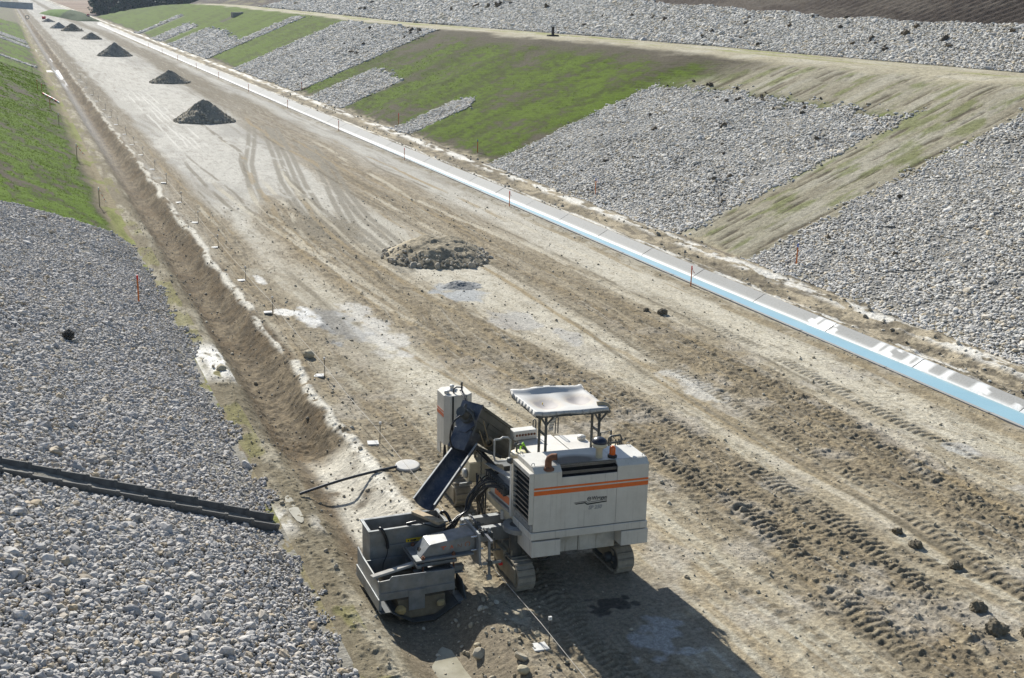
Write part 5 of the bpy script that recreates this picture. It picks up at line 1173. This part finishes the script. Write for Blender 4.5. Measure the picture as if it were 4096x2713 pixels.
for i in range(15):
    z = 2.02 - i * .042; c = Vector((7.93, 20.6, z)); a = i % 2
    chn.tube([c + Vector(((.014 * math.cos(t)) * (1 - a), .014 * math.cos(t) * a, .026 * math.sin(t))) for t in np.linspace(0, 2 * math.pi, 9)], .005, 5)
B(chn, 'chain', C_dsteel)
# control chest, frame side, manifold, hoses
cb = B(MB()._add([Vector(p) for p in ((7.80, 20.95, 1.14), (8.17, 20.95, 1.14), (8.17, 21.35, 1.14), (7.80, 21.35, 1.14), (7.82, 20.95, 1.57), (8.18, 20.95, 1.57), (8.18, 21.35, 1.62), (7.82, 21.35, 1.62))], [(3, 2, 1, 0), (4, 5, 6, 7), (0, 1, 5, 4), (1, 2, 6, 5), (2, 3, 7, 6), (3, 0, 4, 7)]), 'control_chest', P_cream, None, .008)
B(MB().box(7.83, 8.13, 20.935, 20.945, 1.2, 1.56).cyl((8.10, 20.94, 1.5), (8.10, 20.928, 1.5), .025, 12), 'chest_door', P_cream, cb); B(MB().box(7.6, 7.86, 20.9, 20.93, 1.13, 1.18), 'bracket', C_steel, cb); B(MB().lathe((7.75, 21.1, 1.3), [(0, 0), (.1, 0), (.1, .06), (0, .06)], 14, 'x'), 'hub_disc', C_steel, cb)
B(MB().cyl((8.15, 21.2, 1.28), (8.6, 21.2, 1.2), .14, 18).box(7.98, 8.1, 19.0, 22.3, 1.0, 1.32).box(8.05, 8.5, 21.9, 23.0, 1.05, 1.32), 'side_frame', P_cream, None, .008)
sp_ = B(MB().xprism([(19.05, 1.36), (20.05, 1.30), (20.05, 1.52), (19.05, 1.60)], 7.93, 7.975), 'side_panel', P_top)
B(MB().xprism([(19.12, 1.40), (19.85, 1.355), (19.85, 1.49), (19.12, 1.55)], 7.926, 7.93), 'stripe', P_orange, sp_)
B(MB().xprism([(19.05, 1.30), (20.1, 1.24), (20.1, 1.29), (19.05, 1.35)], 7.88, 7.98), 'lower_rail', C_steel, sp_)
mf = MB().box(7.86, 8.0, 19.15, 20.25, 1.60, 1.70)
for i in range(10): mf.box(7.84, 7.9, 19.2 + i * .1, 19.25 + i * .1, 1.56, 1.74)
B(mf, 'valve_bank', C_dsteel)
B(MB().bar((7.98, 20.4, 1.75), (7.98, 19.05, 1.95), .12, .02).bar((8.05, 20.3, 1.6), (8.05, 19.05, 1.75), .14, .02), 'cover_strip', C_steel)
def hose(name, pts, r=.016, par=None):
    P = [Vector(p) for p in pts]; out = []
    for i in range(len(P) - 1):
        a, b, c, d = P[max(i - 1, 0)], P[i], P[i + 1], P[min(i + 2, len(P) - 1)]
        for t in (0, .25, .5, .75):
            out.append(.5 * ((2 * b) + (c - a) * t + (2 * a - 5 * b + 4 * c - d) * t * t + (3 * b - a - 3 * c + d) * t ** 3))
    out.append(P[-1]); return B(MB().tube(out, r, 8), name, P_hose, par)
for i in range(9):
    e = rnd.uniform(-.04, .04); s = i * .1
    hose('hose', [(7.88, 19.22 + s, 1.66), (7.78, 19.3 + s * .9, 1.68 + e), (7.62, 19.6 + s * .45, 1.58 + e), (7.44 + e, 19.78 + s * .2, 1.32), (7.33 + e * .5, 19.75 + s * .08, 1.12), (7.16, 19.72 + e, 1.03 + e * .4), (6.98, 19.6 + e, .98 - .05 * (i % 3)), (6.85 - .04 * i, 19.42 + e, .86 - .05 * (i % 2))], .014)
for i in range(5):
    e = rnd.uniform(-.06, .06); hose('hose', [(7.95, 20.9 - .1 * i, 1.35), (7.9 + e, 20.7 - .1 * i, 1.15), (7.85, 20.55 - .1 * i, .80 + e), (7.8 + e, 20.35 - .1 * i, .72 + e), (7.75, 20.25 - .05 * i, .95), (7.70 + e, 20.1, 1.2), (7.84, 19.9, 1.5)], .016)
for i in range(6):
    e = rnd.uniform(-.05, .05); hose('hose', [(7.75 + .03 * i, 20.75, 2.35 - .04 * i), (7.85 + e, 20.8, 2.0), (7.98 + e, 20.75, 1.85), (8.05, 20.4 - .08 * i, 1.75 + e), (8.02, 20.0, 1.68)], .017)
hose('hose', [(8.22, 22.66, 2.5), (8.2, 22.4, 2.45), (8.15, 22.0, 2.3), (8.05, 21.4, 2.2)], .014); hose('hose', [(8.26, 22.66, 2.5), (8.25, 22.35, 2.4), (8.2, 21.9, 2.2)], .014)
hose('hose', [(7.45, 20.5, 2.75), (7.30, 20.5, 2.62), (7.26, 20.55, 2.3), (7.34, 20.6, 2.08), (7.5, 20.65, 2.05)], .017)
for i in range(3): hose('hose', [(7.92, 22.75, 1.4), (7.88 + .03 * i, 22.7, 1.05), (7.9 + .03 * i, 22.6, .85), (8.0, 22.6, .95), (8.1, 22.7, 1.2)], .013)
hose('hose', [(8.15, 18.4, .82), (8.2, 18.35, .66), (8.35, 18.35, .60), (8.5, 18.4, .68), (8.55, 18.5, .85)], .024)
# carrier arms, mounting plate, side-shift rail
B(MB().box(7.22, 8.2, 19.72, 19.86, .70, .95).box(7.22, 8.2, 19.28, 19.42, .66, .93).box(8.15, 8.3, 19.2, 19.95, .6, 1.0), 'carrier_arm', C_steel, None, .012)
B(MB().cyl((7.98, 19.55, .95), (7.98, 19.55, 1.12), .045, 14).box(7.98, 8.12, 19.5, 19.6, .95, 1.1), 'pivot_tube', P_top)
mp_ = B(MB().xprism([(18.68, .52), (19.0, .44), (19.5, .60), (19.52, 1.10), (18.72, 1.12)], 7.185, 7.225), 'mounting_plate', C_steel, None, .006)
bo = MB()
for y, z in ((18.8, 1.04), (18.8, .78), (19.4, 1.02), (19.4, .75)): bo.cyl((7.06, y, z), (7.30, y, z), .018, 8)
B(bo, 'bolts', P_chrome, mp_)
ab = MB()._add([Vector(p) for p in ((6.12, 18.88, .735), (7.18, 18.88, .735), (7.18, 19.34, .735), (6.12, 19.34, .735), (6.32, 18.9, .955), (7.18, 18.9, 1.04), (7.18, 19.3, 1.05), (6.32, 19.3, .965))], [(3, 2, 1, 0), (4, 5, 6, 7), (0, 1, 5, 4), (1, 2, 6, 5), (2, 3, 7, 6), (3, 0, 4, 7)])
arm = B(ab, 'form_arm', P_form, None, .01)
B(MB().box(6.02, 7.12, 18.78, 19.42, .69, .733), 'arm_flange', P_form, arm, .006)
B(MB().quad((6.155, 19.05, .775), (6.155, 19.17, .775), (6.20, 19.17, .83), (6.20, 19.05, .83)).lathe((6.20, 19.12, .80), [(0, -.035), (.045, -.035)], 16, 'x'), 'hole_shade', P_black, arm)  # black faces stand for the shade inside a hand hole
t1 = text('T A', .17, 6.52, .78, 18.888, plain('orange spray paint', (.62, .11, .025), .8), 'sprayed_letters', arm); t2 = text('N', .13, 6.83, .81, 18.888, plain('faded orange spray', (.22, .12, .085), .8), 'sprayed_letters', arm); t3 = text('O', .145, 6.97, .82, 18.888, plain('orange brown spray', (.36, .12, .05), .8), 'sprayed_letters', arm)
for t in (t1, t2, t3):
    for vv_ in t.data.vertices: vv_.co.z += .037 * (vv_.co.x); 
rl = B(MB().bar((7.30, 18.36, 1.10), (7.30, 19.55, 1.12), .045), 'sensor_rail', P_chrome)
B(MB().cyl((7.39, 18.70, .22), (7.38, 18.70, 1.22), .026, 12).box(7.34, 7.43, 18.66, 18.74, .2, .28), 'sensor_mast', C_steel)
B(MB().box(7.26, 7.62, 18.68, 18.72, .50, .55).tube([(7.22, 18.70 + .06 * math.cos(t), .52 + .06 * math.sin(t)) for t in np.linspace(0, 2 * math.pi, 17)], .009, 6).cyl((7.2, 18.7, .52), (7.3, 18.7, .52), .012, 8).bar((7.22, 18.64, .52), (7.22, 18.76, .52), .012), 'sensor_arm', C_steel)
ck = MB()
for y in (19.1, 18.78): ck.box(7.26, 7.35, y - .045, y + .045, 1.05, 1.16).cyl((7.2, y, 1.12), (7.42, y, 1.12), .012, 8).cyl((7.30, y, 1.02), (7.30, y, 1.2), .012, 8)
ck.box(7.34, 7.43, 18.65, 18.75, 1.04, 1.14).box(7.35, 7.43, 18.65, 18.75, .48, .58).bar((7.45, 18.7, .78), (7.6, 18.7, .76), .025).bar((7.5, 18.7, .75), (7.48, 18.7, 1.0), .02)
B(ck, 'clamp', C_dsteel)
B(MB().box(7.58, 7.64, 18.67, 18.73, .45, .50), 'sensor_head', C_red)
# the form: clamp stack, hopper, skids, tray
cs2 = MB().box(6.08, 6.80, 18.80, 19.5, .60, .66).box(6.02, 6.10, 18.72, 19.62, .61, .67)
for y in (18.84, 19.36): cs2.box(6.02, 6.95, y, y + .13, .47, .488).box(6.02, 6.95, y, y + .13, .345, .363).box(6.02, 6.95, y + .055, y + .075, .363, .47)
B(cs2, 'clamp_stack', P_form, None, .004)
th = MB()
for x in (6.16, 6.74):
    for y in (18.82, 19.42): th.cyl((x, y, .28), (x, y, .80), .018, 8).cyl((x, y, .735), (x, y, .775), .035, 6)
B(th, 'clamp_rod', P_rust)
hp = MB()
for a in ((5.40, 6.86, 19.60, 19.625, .32, 1.06), (5.40, 6.86, 20.10, 20.125, .32, 1.06), (5.40, 5.425, 19.625, 20.10, .32, 1.06), (6.835, 6.86, 19.625, 20.10, .32, 1.06)): hp.box(*a)
for a in ((5.365, 6.895, 19.565, 19.60, 1.03, 1.062), (5.365, 6.895, 20.125, 20.16, 1.03, 1.062), (5.365, 5.40, 19.60, 20.125, 1.03, 1.062), (6.86, 6.895, 19.60, 20.125, 1.03, 1.062)): hp.box(*a)
hop = B(hp, 'hopper', P_form, None, .003)
B(MB().box(5.426, 6.834, 19.626, 20.099, .3, .42), 'concrete_residue', C_conc_d, hop)
B(MB().box(5.66, 6.84, 19.57, 19.598, .66, .74).box(5.66, 6.84, 19.585, 19.598, .33, .42), 'stiffener', P_form, hop, .004)
fm = MB()
fm.yprism([(5.29, .27), (5.29, .565), (5.46, .575), (5.51, .63), (6.66, .60), (6.66, .27)], 18.56, 18.585)
fm.xprism([(18.45, .06), (18.56, .57), (19.62, .57), (19.95, .62), (19.95, .10)], 5.255, 5.285).xprism([(18.60, .06), (18.60, .57), (19.95, .57), (19.95, .06)], 6.66, 6.69)
fm.box(5.23, 5.255, 18.46, 19.95, .05, .27).box(6.69, 6.83, 18.42, 18.8, .0, .03).box(5.29, 6.66, 19.55, 19.58, .2, .5)
fo_ = B(fm, 'slip_form', P_form, None, .004)
B(MB().box(5.27, 6.67, 18.538, 18.556, .20, .34).box(5.80, 6.10, 18.515, 18.536, -.06, .33), 'cross_plate', P_form, fo_, .004)
tray = [(5.23, .07), (5.42, .06), (5.84, -.20), (6.24, -.22), (6.66, .01), (6.84, .0)]
ty = MB()
for a, b in zip(tray[:-1], tray[1:]):
    ty._add([Vector(p) for p in ((a[0], 18.36, a[1]), (b[0], 18.36, b[1]), (b[0], 20.0, b[1]), (a[0], 20.0, a[1]), (a[0], 18.36, a[1] - .02), (b[0], 18.36, b[1] - .02), (b[0], 20.0, b[1] - .02), (a[0], 20.0, a[1] - .02))], [(0, 1, 2, 3), (7, 6, 5, 4), (0, 4, 5, 1), (2, 6, 7, 3)])
ty._add([Vector(p) for p in ((6.66, 18.36, .01), (6.84, 18.36, .0), (6.84, 18.75, .32), (6.82, 18.75, .32), (6.82, 18.36, .0))], [(1, 2, 3, 4)])
ty.xprism([(18.36, .0), (18.62, .32), (18.95, .32), (18.95, .0)], 6.825, 6.845)
B(ty, 'form_tray', C_dsteel, fo_)
B(MB().xprism([(18.50, -.16), (18.60, .12), (19.9, .2), (19.9, -.2), (18.5, -.2)], 5.62, 6.5), 'packed_mud', plain('wet brown mud', (.16, .125, .075), .8, 0, .3, 8., .6), fo_)
hose('vibrator_hose', [(5.62, 19.75, .9), (5.60, 19.66, 1.05), (5.60, 19.58, 1.09), (5.64, 19.545, 1.03), (5.70, 19.54, .86), (5.72, 19.54, .70)], .03, hop); hose('vibrator_cable', [(5.72, 19.54, .72), (5.70, 19.53, .58), (5.62, 19.5, .42), (5.6, 19.45, .30)], .009, hop)
hose('vibrator_hose', [(6.84, 19.95, .9), (6.88, 19.92, 1.08), (6.95, 19.85, 1.08), (7.02, 19.72, .9), (7.05, 19.6, .7)], .032, hop); hose('vibrator_cable', [(6.15, 19.62, 1.07), (6.25, 19.58, 1.11), (6.45, 19.55, 1.06), (6.7, 19.52, .97), (6.95, 19.6, 1.0), (7.2, 19.72, 1.05)], .011, hop)
hose('vibrator_head', [(6.12, 19.66, 1.07), (6.2, 19.62, 1.10), (6.28, 19.60, 1.115)], .028, hop)
# loose things lying on the paver
sl_ = empty('spirit_level', (6.45, 19.575, .74), 'long yellow spirit level lying on the ledge of the steel hopper', 'spirit level')
MB().box(6.08, 6.82, 19.572, 19.596, .742, .805).build('body', P_yellow, sl_, .003)
MB().box(6.16, 6.27, 19.568, 19.571, .757, .79).box(6.62, 6.73, 19.568, 19.571, .757, .79).box(6.42, 6.47, 19.568, 19.571, .785, .805).lathe((6.12, 19.569, .774), [(0, 0), (.017, 0)], 12, 'y').lathe((6.78, 19.569, .774), [(0, 0), (.017, 0)], 12, 'y').build('vials', P_logo, sl_)
a = Vector((6.40, 20.10, 1.09)); b = Vector((6.72, 19.46, 1.09)); o = MB().bar(a, b, .15, .055).build('wooden_plank', C_wood, None, .004); tag(o, 'short thick brown plank lying across the hopper rim under the chute', 'plank', 'loose planks on the steel form')
o = MB().bar((5.18, 18.72, .60), (6.10, 18.98, .615), .11, .045).build('wooden_plank', plain('cement grey timber', (.36, .34, .30), .85, 0, .25, 9., .3), None, .004); tag(o, 'longer cement grey plank lying across the open form below the hopper', 'plank', 'loose planks on the steel form')
boulder(5.63, 18.47, .10, plain('ochre rock', (.36, .26, .11), .9, 0, .3, 9., .5), 'ochre stone wedged at the mouth of the steel form left of its cross plate', 'boulder', z=-.03, group='stones inside the steel form')
boulder(6.38, 18.47, .07, plain('buff ochre rock', (.36, .28, .14), .9, 0, .3, 9., .5), 'smaller ochre stone at the mouth of the form right of its cross plate', 'boulder', z=.0, group='stones inside the steel form')
# ------------------------------------------------------------------ light, air and camera
EL, AZ = 32.0, -3.0              # sun height and bearing (degrees from the road's far end, + to the right)
w = bpy.data.worlds.new('World'); SC.world = w; w.use_nodes = True
nt = w.node_tree; bg = nt.nodes['Background']
sky = nt.nodes.new('ShaderNodeTexSky'); sky.sky_type = 'NISHITA'; sky.sun_disc = False
sky.sun_elevation = R(EL); sky.sun_rotation = R(AZ); sky.air_density = 1.; sky.dust_density = .6; sky.ozone_density = 1.2
nt.links.new(sky.outputs[0], bg.inputs['Color']); bg.inputs['Strength'].default_value = .08
sl = bpy.data.lights.new('sun', 'SUN'); sl.energy = 5.0; sl.angle = R(.53); sl.color = (1., .97, .90)
so = bpy.data.objects.new('sun', sl); COL.objects.link(so)
sd = Vector((math.sin(R(AZ)) * math.cos(R(EL)), math.cos(R(AZ)) * math.cos(R(EL)), math.sin(R(EL))))
so.rotation_euler = sd.to_track_quat('Z', 'Y').to_euler(); so.location = sd * 60
cd = bpy.data.cameras.new('camera'); cam = bpy.data.objects.new('camera', cd); COL.objects.link(cam)
cd.sensor_width = 36.; cd.lens = 36 * 2800 / 2368; cd.clip_end = 6000; cd.clip_start = .1
f_ = 2800.; c_ = np.array([1184., 784.]); rv = np.array([0., -42.]); nd = np.array([-.024, 1.]); nd /= np.linalg.norm(nd)
r_ = np.array([*(rv - c_), f_]); r_ /= np.linalg.norm(r_); d_ = -(rv - c_) @ nd; n_ = f_ * f_ / d_
dn = np.array([nd[0] * n_, nd[1] * n_, f_]); dn /= np.linalg.norm(dn)
RW = np.array([np.cross(r_, -dn), r_, -dn])
Mx = Matrix(((RW[0, 0], -RW[0, 1], -RW[0, 2], 0), (RW[1, 0], -RW[1, 1], -RW[1, 2], 0), (RW[2, 0], -RW[2, 1], -RW[2, 2], 10.5), (0, 0, 0, 1)))
cam.matrix_world = Mx; SC.camera = cam
SC.view_settings.view_transform = 'Standard'; SC.view_settings.look = 'None'; SC.view_settings.exposure = .70; SC.view_settings.gamma = 1
SC.render.engine = 'CYCLES'; SC.cycles.max_bounces = 5; SC.cycles.diffuse_bounces = 3; SC.cycles.caustics_reflective = False; SC.cycles.caustics_refractive = False
